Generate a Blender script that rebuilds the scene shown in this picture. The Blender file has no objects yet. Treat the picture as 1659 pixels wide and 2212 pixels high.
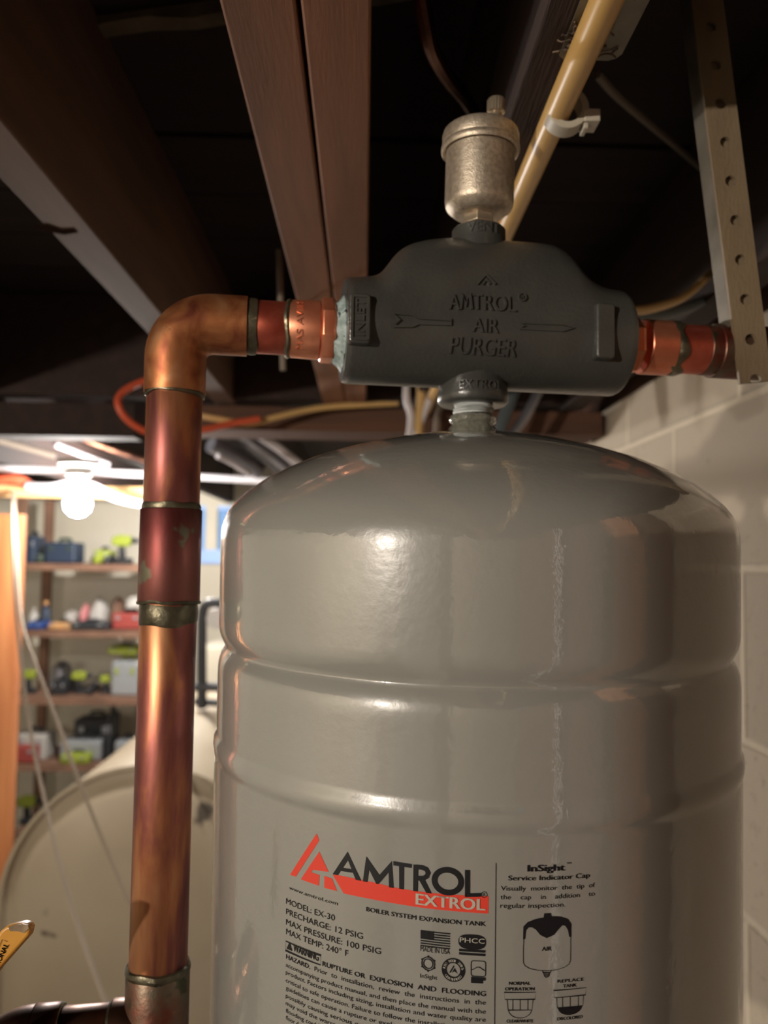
import bpy, bmesh, math, random
from mathutils import Vector, Matrix, noise
random.seed(7)
C = bpy.context.scene.collection
sc = bpy.context.scene
PI = math.pi

# ------------------------------------------------------------------ camera, world, exposure
F_PX, PITCH, ROLL, YAW = 1709.0, math.radians(3.36), math.radians(0.75), math.radians(1.455)
Fw = Vector((math.sin(YAW)*math.cos(PITCH), math.cos(YAW)*math.cos(PITCH), math.sin(PITCH)))
R0 = Fw.cross(Vector((0, 0, 1))).normalized(); U0 = R0.cross(Fw)
Rt = math.cos(ROLL)*R0 + math.sin(ROLL)*U0
Up = math.cos(ROLL)*U0 - math.sin(ROLL)*R0
cd = bpy.data.cameras.new('camera'); cam = bpy.data.objects.new('camera', cd); C.objects.link(cam)
cam.matrix_world = Matrix(((Rt.x, Up.x, -Fw.x, 0), (Rt.y, Up.y, -Fw.y, 0), (Rt.z, Up.z, -Fw.z, 0), (0, 0, 0, 1)))
cd.sensor_fit = 'HORIZONTAL'; cd.sensor_width = 36; cd.lens = 36*F_PX/1659
cd.clip_start = 0.01
cd.dof.use_dof = True; cd.dof.focus_distance = 0.34; cd.dof.aperture_fstop = cd.lens/3.2
sc.camera = cam
sc.view_settings.view_transform = 'Standard'; sc.view_settings.look = 'None'
sc.view_settings.gamma = 1; sc.view_settings.use_curve_mapping = False
sc.view_settings.exposure = 0.0
w = bpy.data.worlds.new('world'); sc.world = w; w.use_nodes = True
w.node_tree.nodes['Background'].inputs[0].default_value = (0.36, 0.6, 1, 1)
w.node_tree.nodes['Background'].inputs[1].default_value = 1.1
LAMP_NEAR = (5500.0, (1.0, 0.89, 0.76))      # emission strength, colour
LAMP_FAR = (480.0, (1.0, 0.95, 0.90))

def ray(px, py):
    return (Fw + Rt*((px-829.5)/F_PX) - Up*((py-1106)/F_PX)).normalized()
def at(px, py, Y):                          # point seen at a photo pixel, at distance Y along the joists
    d = ray(px, py); return d*(Y/d.y)
def atz(px, py, z):
    d = ray(px, py); return d*(z/d.z)

# ------------------------------------------------------------------ materials
def rgb(r, g, b): # sRGB 0..255 to linear
    f = lambda c: ((c/255+0.055)/1.055)**2.4 if c > 10 else c/255/12.92
    return (f(r), f(g), f(b), 1)
def mat(name, col, rough=0.6, metal=0.0, col2=None, nscale=8, stretch=(1, 1, 1), bump=0.0, bscale=60, coat=0, spots=None, ramp=(0.35, 0.65), detail=5, extra=None, spec=None, dist=0.0, objc=True, coat_rough=.05):
    m = bpy.data.materials.new(name); m.use_nodes = True
    nt = m.node_tree; N = nt.nodes; L = nt.links; b = N['Principled BSDF']
    b.inputs['Base Color'].default_value = col; b.inputs['Roughness'].default_value = rough; b.inputs['Metallic'].default_value = metal
    if coat: b.inputs['Coat Weight'].default_value = coat; b.inputs['Coat Roughness'].default_value = coat_rough
    if spec is not None: b.inputs['Specular IOR Level'].default_value = spec
    tc = N.new('ShaderNodeTexCoord'); mp = N.new('ShaderNodeMapping'); mp.inputs['Scale'].default_value = stretch
    L.new(tc.outputs['Object'], mp.inputs[0])
    out = None
    if col2 is not None:
        n = N.new('ShaderNodeTexNoise'); n.inputs['Scale'].default_value = nscale; n.inputs['Detail'].default_value = detail
        n.inputs['Distortion'].default_value = dist
        L.new(mp.outputs[0], n.inputs['Vector'])
        r = N.new('ShaderNodeValToRGB'); r.color_ramp.elements[0].position = ramp[0]; r.color_ramp.elements[1].position = ramp[1]
        r.color_ramp.elements[0].color = col; r.color_ramp.elements[1].color = col2
        if extra:
            for p, c in extra:
                e = r.color_ramp.elements.new(p); e.color = c
        L.new(n.outputs['Fac'], r.inputs[0]); out = r.outputs[0]
    if spots is not None:   # (colour, scale, threshold)
        n2 = N.new('ShaderNodeTexNoise'); n2.inputs['Scale'].default_value = spots[1]; n2.inputs['Detail'].default_value = 6
        L.new(tc.outputs['Object'], n2.inputs['Vector'])
        r2 = N.new('ShaderNodeValToRGB'); r2.color_ramp.elements[0].position = spots[2]; r2.color_ramp.elements[1].position = spots[2]+0.05
        L.new(n2.outputs['Fac'], r2.inputs[0])
        mx = N.new('ShaderNodeMix'); mx.data_type = 'RGBA'
        L.new(r2.outputs[0], mx.inputs[0])
        if out: L.new(out, mx.inputs[6])
        else: mx.inputs[6].default_value = col
        mx.inputs[7].default_value = spots[0]; out = mx.outputs[2]
    if out: L.new(out, b.inputs['Base Color'])
    if bump:
        n3 = N.new('ShaderNodeTexNoise'); n3.inputs['Scale'].default_value = bscale; n3.inputs['Detail'].default_value = 3
        L.new(mp.outputs[0], n3.inputs['Vector'])
        bp = N.new('ShaderNodeBump'); bp.inputs['Strength'].default_value = 1.0; bp.inputs['Distance'].default_value = bump
        L.new(n3.outputs['Fac'], bp.inputs['Height']); L.new(bp.outputs[0], b.inputs['Normal'])
        if coat: L.new(bp.outputs[0], b.inputs['Coat Normal'])
    return m
def emis(name, col, s):
    m = bpy.data.materials.new(name); m.use_nodes = True
    b = m.node_tree.nodes['Principled BSDF']; b.inputs['Base Color'].default_value = (1, 1, 1, 1)
    b.inputs['Emission Color'].default_value = (*col, 1); b.inputs['Emission Strength'].default_value = s
    return m
M = {}
M['tank'] = mat('grey gloss paint', rgb(143, 142, 136), .3, bump=.00011, bscale=240, coat=1, coat_rough=.04)
M['tank'].node_tree.nodes['Principled BSDF'].inputs['Coat IOR'].default_value = 2.15
M['ink'] = mat('black print', rgb(22, 22, 26), .35)
M['red'] = mat('red print', rgb(214, 66, 50), .35)
M['paper'] = mat('grey print', rgb(178, 174, 162), .35)
M['iron'] = mat('dark grey enamel', rgb(60, 60, 58), .36, col2=rgb(68, 68, 64), nscale=30, bump=.00025, bscale=420, coat=.35, coat_rough=.18)
M['nickel'] = mat('satin nickel', rgb(204, 192, 174), .46, .8, col2=rgb(176, 162, 144), nscale=400, bump=.00022, bscale=1100)
M['nickel_smooth'] = mat('smooth nickel', rgb(206, 190, 166), .28, .8)
M['brass'] = mat('brass', rgb(214, 160, 60), .2, 1.0)
cop = rgb(204, 124, 78)
M['cop_new'] = mat('clean copper', rgb(232, 156, 122), .36, .8, col2=rgb(206, 116, 86), nscale=40, stretch=(1, 1, 1), bump=.00005, bscale=300)
M['cop_pink'] = mat('pinkish copper', rgb(210, 116, 92), .4, .8, col2=rgb(168, 76, 60), nscale=50, spots=(rgb(110, 52, 40), 120, .66), bump=.00008, bscale=300)
M['cop_elbow'] = mat('heat browned copper', rgb(202, 146, 104), .42, .8, col2=rgb(128, 66, 50), nscale=60, extra=[(.48, rgb(180, 116, 74))], spots=(rgb(84, 46, 40), 90, .7), ramp=(.3, .72), bump=.00006, bscale=200, dist=.6)
M['cop_aged'] = mat('streaked copper', rgb(204, 146, 104), .42, .8, col2=rgb(112, 64, 62), nscale=48, stretch=(1, 1, .22), extra=[(.45, rgb(180, 116, 82)), (.52, rgb(142, 84, 76))], ramp=(.36, .62), bump=.00006, bscale=160, dist=.4, spots=(rgb(150, 160, 135), 70, .76))
M['cop_maroon'] = mat('maroon copper', rgb(140, 92, 84), .48, .9, col2=rgb(112, 56, 54), nscale=30, stretch=(1, 1, .5), spots=(rgb(120, 116, 98), 55, .64), bump=.0001, bscale=200)
M['solder'] = mat('dull solder', rgb(124, 118, 98), .42, .85, col2=rgb(78, 72, 58), nscale=60, spots=(rgb(190, 178, 150), 90, .66), bump=.0008, bscale=130)
M['solder_dark'] = mat('tarnished solder', rgb(104, 100, 84), .45, .8, col2=rgb(110, 56, 44), nscale=50, spots=(rgb(70, 70, 52), 70, .6), bump=.0005, bscale=150)
M['cop_dark'] = mat('blackened copper', rgb(120, 84, 66), .35, .95, col2=rgb(66, 44, 38), nscale=35, bump=.0001, bscale=200)
M['dope'] = mat('pale pipe dope', rgb(168, 184, 184), .5, col2=rgb(120, 140, 138), nscale=160, spots=(rgb(60, 72, 72), 260, .62), bump=.0012, bscale=300)
M['tape'] = mat('white thread tape', rgb(206, 210, 210), .5, col2=rgb(150, 156, 154), nscale=60, stretch=(1, 1, 12), bump=.0008, bscale=80)
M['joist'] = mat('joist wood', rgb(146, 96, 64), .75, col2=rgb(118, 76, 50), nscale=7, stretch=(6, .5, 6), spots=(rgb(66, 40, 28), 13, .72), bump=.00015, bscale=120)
M['joist_shaded'] = mat('shaded joist wood', rgb(104, 78, 62), .8, col2=rgb(84, 64, 52), nscale=7, stretch=(6, .5, 6), bump=.00015, bscale=120)  # darker copy of the joist wood, standing in for shade on its side
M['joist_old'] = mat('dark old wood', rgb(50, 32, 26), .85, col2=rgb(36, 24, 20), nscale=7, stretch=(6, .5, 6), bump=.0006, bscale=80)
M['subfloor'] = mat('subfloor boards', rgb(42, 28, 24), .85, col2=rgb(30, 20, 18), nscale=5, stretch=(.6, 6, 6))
M['strip'] = mat('rough lath', rgb(118, 108, 86), .9, col2=rgb(86, 74, 58), nscale=30, bump=.002, bscale=60)
M['post'] = mat('fresh stud wood', rgb(214, 142, 88), .7, col2=rgb(186, 112, 66), nscale=6, stretch=(5, 5, .4))
M['pine'] = mat('pale pine', rgb(222, 190, 140), .7, col2=rgb(200, 160, 108), nscale=6, stretch=(.4, 5, 5))
M['beam'] = mat('beam wood', rgb(92, 60, 42), .8, col2=rgb(70, 46, 34), nscale=6, stretch=(.5, 5, 5))
M['cpvc'] = mat('yellowed plastic pipe', rgb(216, 178, 116), .35, col2=rgb(196, 156, 92), nscale=12, spots=(rgb(146, 112, 66), 60, .7))
M['clip'] = mat('white plastic clip', rgb(178, 170, 154), .45)
M['galv'] = mat('galvanised steel', rgb(132, 126, 114), .5, .7, col2=rgb(104, 98, 86), nscale=30, bump=.0001, bscale=400)
M['strap'] = mat('rusty punched steel', rgb(132, 116, 92), .55, .1, col2=rgb(106, 90, 70), nscale=20, stretch=(1, 1, .4), spots=(rgb(96, 62, 38), 70, .7), bump=.0004, bscale=500)
M['fluff'] = mat('dusty cobweb', rgb(120, 100, 84), .95, col2=rgb(52, 44, 38), nscale=160, bump=.002, bscale=200)
M['cable_w'] = mat('white cable sheath', rgb(206, 200, 204), .45)
M['cable_g'] = mat('grey cable sheath', rgb(120, 108, 96), .6)
M['cable_y'] = mat('tan cable sheath', rgb(196, 160, 104), .5)
M['cable_o'] = mat('orange cord', rgb(206, 88, 58), .45)
M['cable_b'] = mat('dark grey cable', rgb(70, 78, 82), .5)
M['pvc'] = mat('white pvc', rgb(222, 218, 222), .35)
M['duct'] = mat('dull tin', rgb(150, 150, 158), .35, .8, col2=rgb(110, 108, 114), nscale=8)
M['oiltank'] = mat('cream tank paint', rgb(190, 176, 152), .45, col2=rgb(176, 160, 136), nscale=3, spots=(rgb(84, 74, 62), 11, .67), coat=.2)
M['handle'] = mat('worn yellow vinyl', rgb(206, 150, 62), .4, col2=rgb(184, 128, 48), nscale=30)
M['worn'] = mat('scuffed metal', rgb(190, 168, 138), .35, .5, col2=rgb(120, 100, 80), nscale=120)
M['string'] = mat('string', rgb(168, 154, 138), .9)
M['concrete'] = mat('concrete', rgb(92, 86, 80), .9, col2=rgb(72, 68, 62), nscale=4)
M['cream'] = mat('cream wall paint', rgb(206, 200, 184), .85, col2=rgb(190, 182, 164), nscale=2)
M['tan'] = mat('tan wall paint', rgb(142, 134, 122), .85, col2=rgb(128, 120, 108), nscale=2)
M['shelfwood'] = mat('brown shelf board', rgb(132, 98, 78), .8, col2=rgb(104, 76, 60), nscale=6)
M['smudge'] = mat('dark stain', rgb(44, 30, 24), 1.0, spec=0)
M['black'] = mat('black plastic', rgb(34, 36, 40), .5)
M['navy'] = mat('dark blue plastic', rgb(38, 52, 72), .5)
M['lime'] = mat('lime plastic', rgb(140, 152, 50), .5)
M['dkgreen'] = mat('dark green plastic', rgb(56, 70, 58), .6)
M['silver'] = mat('silver plastic', rgb(160, 164, 168), .35, .4)
M['white'] = mat('white plastic', rgb(172, 168, 162), .5)
M['redp'] = mat('red plastic', rgb(142, 58, 52), .5)
M['pink'] = mat('pink paper', rgb(214, 140, 140), .7)
M['card'] = mat('cardboard', rgb(188, 142, 92), .85)
M['blue'] = mat('blue plastic', rgb(34, 66, 128), .45)
M['blueframe'] = mat('pale blue window frame', rgb(150, 182, 232), .5)
M['ply'] = mat('stained plywood', rgb(96, 62, 38), .7, col2=rgb(66, 44, 30), nscale=4, stretch=(1, 1, .3))
gl = bpy.data.materials.new('glass'); gl.use_nodes = True; g = gl.node_tree.nodes['Principled BSDF']
g.inputs['Transmission Weight'].default_value = 1; g.inputs['Roughness'].default_value = .02; g.inputs['IOR'].default_value = 1.05
M['glass'] = gl
# painted concrete block wall
bw = bpy.data.materials.new('concrete block'); bw.use_nodes = True
nt = bw.node_tree; N = nt.nodes; L = nt.links; b = N['Principled BSDF']; b.inputs['Roughness'].default_value = .85
tc = N.new('ShaderNodeTexCoord'); sx = N.new('ShaderNodeSeparateXYZ'); cx = N.new('ShaderNodeCombineXYZ')
L.new(tc.outputs['Object'], sx.inputs[0]); L.new(sx.outputs['Y'], cx.inputs['X']); L.new(sx.outputs['Z'], cx.inputs['Y'])
br = N.new('ShaderNodeTexBrick'); br.inputs['Scale'].default_value = 1; br.inputs['Brick Width'].default_value = .4064; br.inputs['Row Height'].default_value = .2032
br.inputs['Mortar Size'].default_value = .007; br.inputs['Mortar Smooth'].default_value = .6
br.inputs['Color1'].default_value = rgb(196, 182, 162); br.inputs['Color2'].default_value = rgb(184, 170, 152); br.inputs['Mortar'].default_value = rgb(216, 202, 180)
L.new(cx.outputs[0], br.inputs['Vector'])
n1 = N.new('ShaderNodeTexNoise'); n1.inputs['Scale'].default_value = 55; n1.inputs['Detail'].default_value = 8; n1.inputs['Roughness'].default_value = .75
n2 = N.new('ShaderNodeTexNoise'); n2.inputs['Scale'].default_value = 5; n2.inputs['Detail'].default_value = 3
L.new(tc.outputs['Object'], n1.inputs[0]); L.new(tc.outputs['Object'], n2.inputs[0])
r1 = N.new('ShaderNodeValToRGB'); r1.color_ramp.elements[0].position = .56; r1.color_ramp.elements[1].position = .68
mm = N.new('ShaderNodeMath'); mm.operation = 'MULTIPLY'; r2 = N.new('ShaderNodeValToRGB'); r2.color_ramp.elements[0].position = .42; r2.color_ramp.elements[1].position = .62
L.new(n1.outputs['Fac'], r1.inputs[0]); L.new(n2.outputs['Fac'], r2.inputs[0]); L.new(r1.outputs[0], mm.inputs[0]); L.new(r2.outputs[0], mm.inputs[1])
mx = N.new('ShaderNodeMix'); mx.data_type = 'RGBA'; mx.inputs[7].default_value = rgb(112, 92, 76)
L.new(mm.outputs[0], mx.inputs[0]); L.new(br.outputs['Color'], mx.inputs[6]); L.new(mx.outputs[2], b.inputs['Base Color'])
ad = N.new('ShaderNodeMath'); ad.operation = 'MULTIPLY_ADD'; ad.inputs[1].default_value = .6
L.new(n1.outputs['Fac'], ad.inputs[0]); L.new(br.outputs['Fac'], ad.inputs[2])
bp = N.new('ShaderNodeBump'); bp.inputs['Distance'].default_value = .004; bp.inputs['Strength'].default_value = .7; L.new(ad.outputs[0], bp.inputs['Height']); L.new(bp.outputs[0], b.inputs['Normal'])
M['block'] = bw

# ------------------------------------------------------------------ mesh helpers
class MB:
    def __init__(s): s.v = []; s.f = []
    def add(s, vs, fs):
        o = len(s.v); s.v += [Vector(v) for v in vs]; s.f += [[i+o for i in f] for f in fs]; return s
    def box(s, a, b, R=None, org=None):
        x0, y0, z0 = a; x1, y1, z1 = b
        vs = [Vector(p) for p in ((x0, y0, z0), (x1, y0, z0), (x1, y1, z0), (x0, y1, z0), (x0, y0, z1), (x1, y0, z1), (x1, y1, z1), (x0, y1, z1))]
        if R is not None: vs = [R @ v + (org or Vector()) for v in vs]
        return s.add(vs, [(0, 3, 2, 1), (4, 5, 6, 7), (0, 1, 5, 4), (1, 2, 6, 5), (2, 3, 7, 6), (3, 0, 4, 7)])
    def lathe(s, prof, org=(0, 0, 0), axis=(0, 0, 1), n=48, close=True, fn=None, phase=0):
        A = Vector(axis).normalized(); t = Vector((1, 0, 0)) if abs(A.x) < .9 else Vector((0, 1, 0))
        X = (t-A*t.dot(A)).normalized(); Y = A.cross(X); O = Vector(org); vs = []; fs = []
        for j, (r, z) in enumerate(prof):
            for i in range(n):
                a = 2*PI*i/n+phase; rr, zz = (fn(a, r, z) if fn else (r, z))
                vs.append(O+A*zz+(X*math.cos(a)+Y*math.sin(a))*rr)
        for j in range(len(prof)-1):
            for i in range(n):
                k = (i+1) % n; fs.append((j*n+i, j*n+k, (j+1)*n+k, (j+1)*n+i))
        if close:
            if prof[0][0] > 1e-6: fs.append(tuple(reversed(range(n))))
            if prof[-1][0] > 1e-6: fs.append(tuple(range((len(prof)-1)*n, len(prof)*n)))
        return s.add(vs, fs)
    def tube(s, pts, r, n=16, caps=True):
        pts = [Vector(p) for p in pts]; m = len(pts); rs = r if isinstance(r, (list, tuple)) else [r]*m
        T = [((pts[min(i+1, m-1)]-pts[max(i-1, 0)]).normalized()) for i in range(m)]
        t = Vector((0, 0, 1)) if abs(T[0].z) < .8 else Vector((1, 0, 0))
        X = (t-T[0]*t.dot(T[0])).normalized(); vs = []; fs = []
        for i in range(m):
            X = (X-T[i]*X.dot(T[i])).normalized(); Y = T[i].cross(X)
            for k in range(n):
                a = 2*PI*k/n; vs.append(pts[i]+(X*math.cos(a)+Y*math.sin(a))*rs[i])
        for i in range(m-1):
            for k in range(n):
                q = (k+1) % n; fs.append((i*n+k, i*n+q, (i+1)*n+q, (i+1)*n+k))
        if caps: fs.append(tuple(reversed(range(n)))); fs.append(tuple(range((m-1)*n, m*n)))
        return s.add(vs, fs)
    def prism(s, poly, y0, y1, fn=None):     # poly in (x,z), extruded along y
        n = len(poly); vs = [(x, y0, z) for x, z in poly]+[(x, y1, z) for x, z in poly]
        if fn: vs = [fn(Vector(v)) for v in vs]
        fs = [tuple(range(n)), tuple(reversed(range(n, 2*n)))]+[(i, i+n, (i+1) % n+n, (i+1) % n) for i in range(n)]
        return s.add(vs, fs)
    def build(s, name, m, parent=None, bevel=0, smooth=True, ang=35, disp=0, bseg=2, sub=0):
        me = bpy.data.meshes.new(name); vs = s.v
        if parent is not None:
            inv = WM[parent.name].inverted(); vs = [inv @ v for v in s.v]
        me.from_pydata([tuple(v) for v in vs], [], s.f); me.update()
        bm = bmesh.new(); bm.from_mesh(me); bmesh.ops.recalc_face_normals(bm, faces=bm.faces); bm.to_mesh(me); bm.free()
        if smooth:
            me.polygons.foreach_set('use_smooth', [True]*len(me.polygons)); me.set_sharp_from_angle(angle=math.radians(ang))
        me.materials.append(M[m] if isinstance(m, str) else m)
        o = bpy.data.objects.new(name, me); C.objects.link(o); WM[o.name] = Matrix()
        if parent is not None: o.parent = parent; WM[o.name] = WM[parent.name].copy()
        if bevel:
            md = o.modifiers.new('bevel', 'BEVEL'); md.width = bevel; md.segments = bseg; md.limit_method = 'ANGLE'; md.angle_limit = math.radians(40)
        if sub:
            md = o.modifiers.new('sub', 'SUBSURF'); md.levels = sub; md.render_levels = sub
        return o
WM = {}
def thing(name, label, cat, loc=(0, 0, 0), group=None, mw=None):
    o = bpy.data.objects.new(name, None); C.objects.link(o); o.empty_display_size = .02
    o.matrix_world = mw if mw is not None else Matrix.Translation(loc)
    WM[o.name] = o.matrix_world.copy() if mw is None else mw.copy()
    if mw is None: WM[o.name] = Matrix.Translation(loc)
    o['label'] = label; o['category'] = cat
    if group: o['group'] = group
    return o
def tag(o, label, cat, group=None, kind=None):
    o['label'] = label; o['category'] = cat
    if group: o['group'] = group
    if kind: o['kind'] = kind
    return o
def struct(o): o['kind'] = 'structure'; return o
def smooth_path(pts, n=8):
    P = [Vector(p) for p in pts]; P = [P[0]*2-P[1]]+P+[P[-1]*2-P[-2]]; out = []
    for i in range(1, len(P)-2):
        for k in range(n):
            t = k/n; a, b_, c, d = P[i-1], P[i], P[i+1], P[i+2]
            out.append(.5*((2*b_)+(c-a)*t+(2*a-5*b_+4*c-d)*t*t+(3*b_-a-3*c+d)*t**3))
    out.append(P[-2]); return out
# flat artwork (text, polygons, strokes) collected in a 2D bmesh, then mapped onto a surface
_fc = bpy.data.curves.new('t', 'FONT')
_fo = bpy.data.objects.new('t', _fc)
def text2d(s, bold=0.0):
    c = bpy.data.curves.new('t', 'FONT'); c.body = s; c.resolution_u = 3
    o = bpy.data.objects.new('t', c); C.objects.link(o); dg = bpy.context.evaluated_depsgraph_get()
    me = bpy.data.meshes.new_from_object(o.evaluated_get(dg)); bpy.data.objects.remove(o); bpy.data.curves.remove(c)
    bm = bmesh.new(); bm.from_mesh(me)
    if bold >= .015:                        # heavier weight: the same glyphs laid over each other, slightly apart
        for v in bm.verts: v.co.x -= bold
        for k in (0, 1):
            n0 = len(bm.verts); bm.from_mesh(me); bm.verts.ensure_lookup_table()
            for v in bm.verts[n0:]: v.co.x += bold*k
    bpy.data.meshes.remove(me); return bm
_h = text2d('H'); CAP = max(v.co.y for v in _h.verts); _h.free()
bpy.data.objects.remove(_fo); bpy.data.curves.remove(_fc)
class Art:
    def __init__(s): s.bm = bmesh.new()
    def poly(s, pts):
        vs = [s.bm.verts.new((p[0], p[1], 0)) for p in pts]
        f = s.bm.faces.new(vs); f.normal_update()
        if f.normal.z < 0: f.normal_flip()
        bmesh.ops.triangulate(s.bm, faces=[f]); return s
    def stroke(s, pts, w, closed=False):
        P = [Vector((p[0], p[1])) for p in pts]; n = len(P); Ls = []; Rs = []
        for i in range(n):
            a = P[(i-1) % n] if (closed or i > 0) else P[i]; b_ = P[(i+1) % n] if (closed or i < n-1) else P[i]
            t = (b_-a).normalized(); nn = Vector((-t.y, t.x))
            k = 1.0
            if (closed or 0 < i < n-1):
                t1 = (P[i]-a).normalized(); k = 1/max(.5, abs(nn.dot(Vector((-t1.y, t1.x)))))
            Ls.append(P[i]+nn*w/2*k); Rs.append(P[i]-nn*w/2*k)
        vl = [s.bm.verts.new((p.x, p.y, 0)) for p in Ls]; vr = [s.bm.verts.new((p.x, p.y, 0)) for p in Rs]
        for i in range(n if closed else n-1):
            j = (i+1) % n; s.bm.faces.new((vl[i], vr[i], vr[j], vl[j]))
        return s
    def disc(s, c, rx, ry, n=32): return s.poly([(c[0]+rx*math.cos(2*PI*i/n), c[1]+ry*math.sin(2*PI*i/n)) for i in range(n)])
    def ring(s, c, rx, ry, w, n=36): return s.stroke([(c[0]+rx*math.cos(2*PI*i/n), c[1]+ry*math.sin(2*PI*i/n)) for i in range(n)], w, True)
    def text(s, t, x0, x1, y, cap, bold=0.0, rot=0, up=None):
        b2 = text2d(t, bold)
        if not b2.verts: return s
        a = min(v.co.x for v in b2.verts); c = max(v.co.x for v in b2.verts)
        sx_ = (x1-x0)/(c-a); sy = cap/CAP
        for v in b2.verts:
            X = (v.co.x-a)*sx_; Y = v.co.y*sy
            v.co = Vector((x0+X*math.cos(rot)-Y*math.sin(rot), y+X*math.sin(rot)+Y*math.cos(rot), 0))
        me = bpy.data.meshes.new('t'); b2.to_mesh(me); b2.free(); s.bm.from_mesh(me); bpy.data.meshes.remove(me); return s
    def build(s, name, m, parent, fn, h0=0.0, h1=None, step=.003, ax=0, ang=35, wm=True):
        bm = s.bm
        lo = min(v.co[ax] for v in bm.verts); hi = max(v.co[ax] for v in bm.verts); x = lo+step
        no = (1, 0, 0) if ax == 0 else (0, 1, 0)
        while x < hi:
            co = (x, 0, 0) if ax == 0 else (0, x, 0)
            bmesh.ops.bisect_plane(bm, geom=bm.verts[:]+bm.edges[:]+bm.faces[:], plane_co=co, plane_no=no, dist=1e-7); x += step
        bmesh.ops.remove_doubles(bm, verts=bm.verts, dist=1e-7)
        if h1 is not None:
            r = bmesh.ops.extrude_face_region(bm, geom=bm.faces[:])
            for v in [e for e in r['geom'] if isinstance(e, bmesh.types.BMVert)]: v.co.z = 1.0
        for v in bm.verts:
            h = h1 if v.co.z > .5 else h0
            v.co = fn(v.co.x, v.co.y, h)
        me = bpy.data.meshes.new(name); bm.to_mesh(me); bm.free()
        bm = bmesh.new(); bm.from_mesh(me)
        if h1 is not None: bmesh.ops.recalc_face_normals(bm, faces=bm.faces)
        bm.to_mesh(me); bm.free()
        me.materials.append(M[m]); o = bpy.data.objects.new(name, me); C.objects.link(o); o.parent = parent
        WM[o.name] = WM[parent.name].copy(); return o

# ------------------------------------------------------------------ room
FZ, JB, JT = -1.76, 0.277, 0.465
XR, XL, YF, YB = 0.452, -2.0, -1.75, 4.1
struct(MB().box((XL-.1, YF-.1, FZ-.1), (XR+.2, YB+.1, FZ)).build('floor', 'concrete'))
o = MB().box((0, 0, FZ), (.2, YB-YF, .285)).build('wall_right', 'block'); o.location = (XR, YF, 0); struct(o)
o.location.z = 0
bw.node_tree.nodes.new('ShaderNodeValue')
# shift the courses so that bed joints fall where the photo has them
mp = N.new('ShaderNodeVectorMath'); mp.operation = 'ADD'; mp.inputs[1].default_value = (.16, .006, 0)
L.new(cx.outputs[0], mp.inputs[0]); L.new(mp.outputs[0], br.inputs['Vector'])
struct(MB().box((XL-.1, YF, FZ), (XL, YB, JT)).build('wall_left', 'cream'))
struct(MB().box((XL, YF-.1, FZ), (XR, YF, JT)).build('wall_front', 'tan'))
# back wall with a window opening
wa, wb = at(408, 1092, YB), at(520, 1218, YB)
bwm = MB()
bwm.box((XL, YB, FZ), (wa.x, YB+.1, JT)).box((wb.x, YB, FZ), (XR+.2, YB+.1, JT)).box((wa.x, YB, wa.z), (wb.x, YB+.1, JT)).box((wa.x, YB, FZ), (wb.x, YB+.1, wb.z))
struct(bwm.build('wall_back', 'cream', smooth=False))
wn = thing('window_1', 'small daylit basement window with pale blue frame behind the riser pipe', 'window', (wa.x, YB, wb.z)); wn['kind'] = 'structure'
f = .018; mxx = at(457, 1150, YB).x
MB().box((wa.x, YB-.02, wb.z), (wb.x, YB+.03, wb.z+.07)).box((wa.x, YB-.005, wa.z-f), (wb.x, YB+.03, wa.z)).box((wa.x, YB-.005, wb.z), (wa.x+f, YB+.03, wa.z)).box((wb.x-f, YB-.005, wb.z), (wb.x, YB+.03, wa.z)).build('window_frame', 'blueframe', wn)
MB().box((mxx-.03, YB-.01, wb.z+.04), (mxx+.03, YB+.03, wa.z)).build('mullion', 'cream', wn)
MB().box((wa.x, YB+.04, wb.z), (wb.x, YB+.045, wa.z)).build('pane', 'glass', wn)
# ceiling: subfloor boards with gaps across the joists
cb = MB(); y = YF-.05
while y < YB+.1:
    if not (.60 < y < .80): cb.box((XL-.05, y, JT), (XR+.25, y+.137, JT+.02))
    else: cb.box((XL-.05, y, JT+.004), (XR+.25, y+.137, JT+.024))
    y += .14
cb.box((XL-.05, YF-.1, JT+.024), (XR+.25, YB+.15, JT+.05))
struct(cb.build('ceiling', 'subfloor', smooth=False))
p = at(0, 58, .70); q = at(470, 42, .70)
lathm = MB()
for sgn in (0,):
    pts = []; n = 60
    x0, x1 = XL+.1, XR-.02; q0, q1, q2, q3 = atz(0, 112, .456), atz(460, 52, .456), atz(0, 72, .456), atz(460, 26, .456)
    fa = lambda x: q0.y+(q1.y-q0.y)*(x-q0.x)/(q1.x-q0.x)
    fb = lambda x: fa(x)-.018
    for i in range(n+1):
        x = x0+(x1-x0)*i/n; dz = .004*math.sin(i*1.7)+.003*random.random()
        pts.append((x, dz))
    vs = []; fs = []
    for x, dz in pts: vs += [(x, fb(x), JT-.001), (x, fb(x), JT-.009-dz), (x, fa(x), JT-.009-dz*.6), (x, fa(x), JT-.001)]
    for i in range(n):
        for k in range(4): fs.append((i*4+k, i*4+(k+1) % 4, (i+1)*4+(k+1) % 4, (i+1)*4+k))
    fs += [(0, 1, 2, 3), (n*4+3, n*4+2, n*4+1, n*4)]
    lathm.add(vs, fs)
tag(lathm.build('wood_lath', 'strip', ang=60), 'pale rough-edged lath crossing high under the subfloor boards', 'lath')
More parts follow.
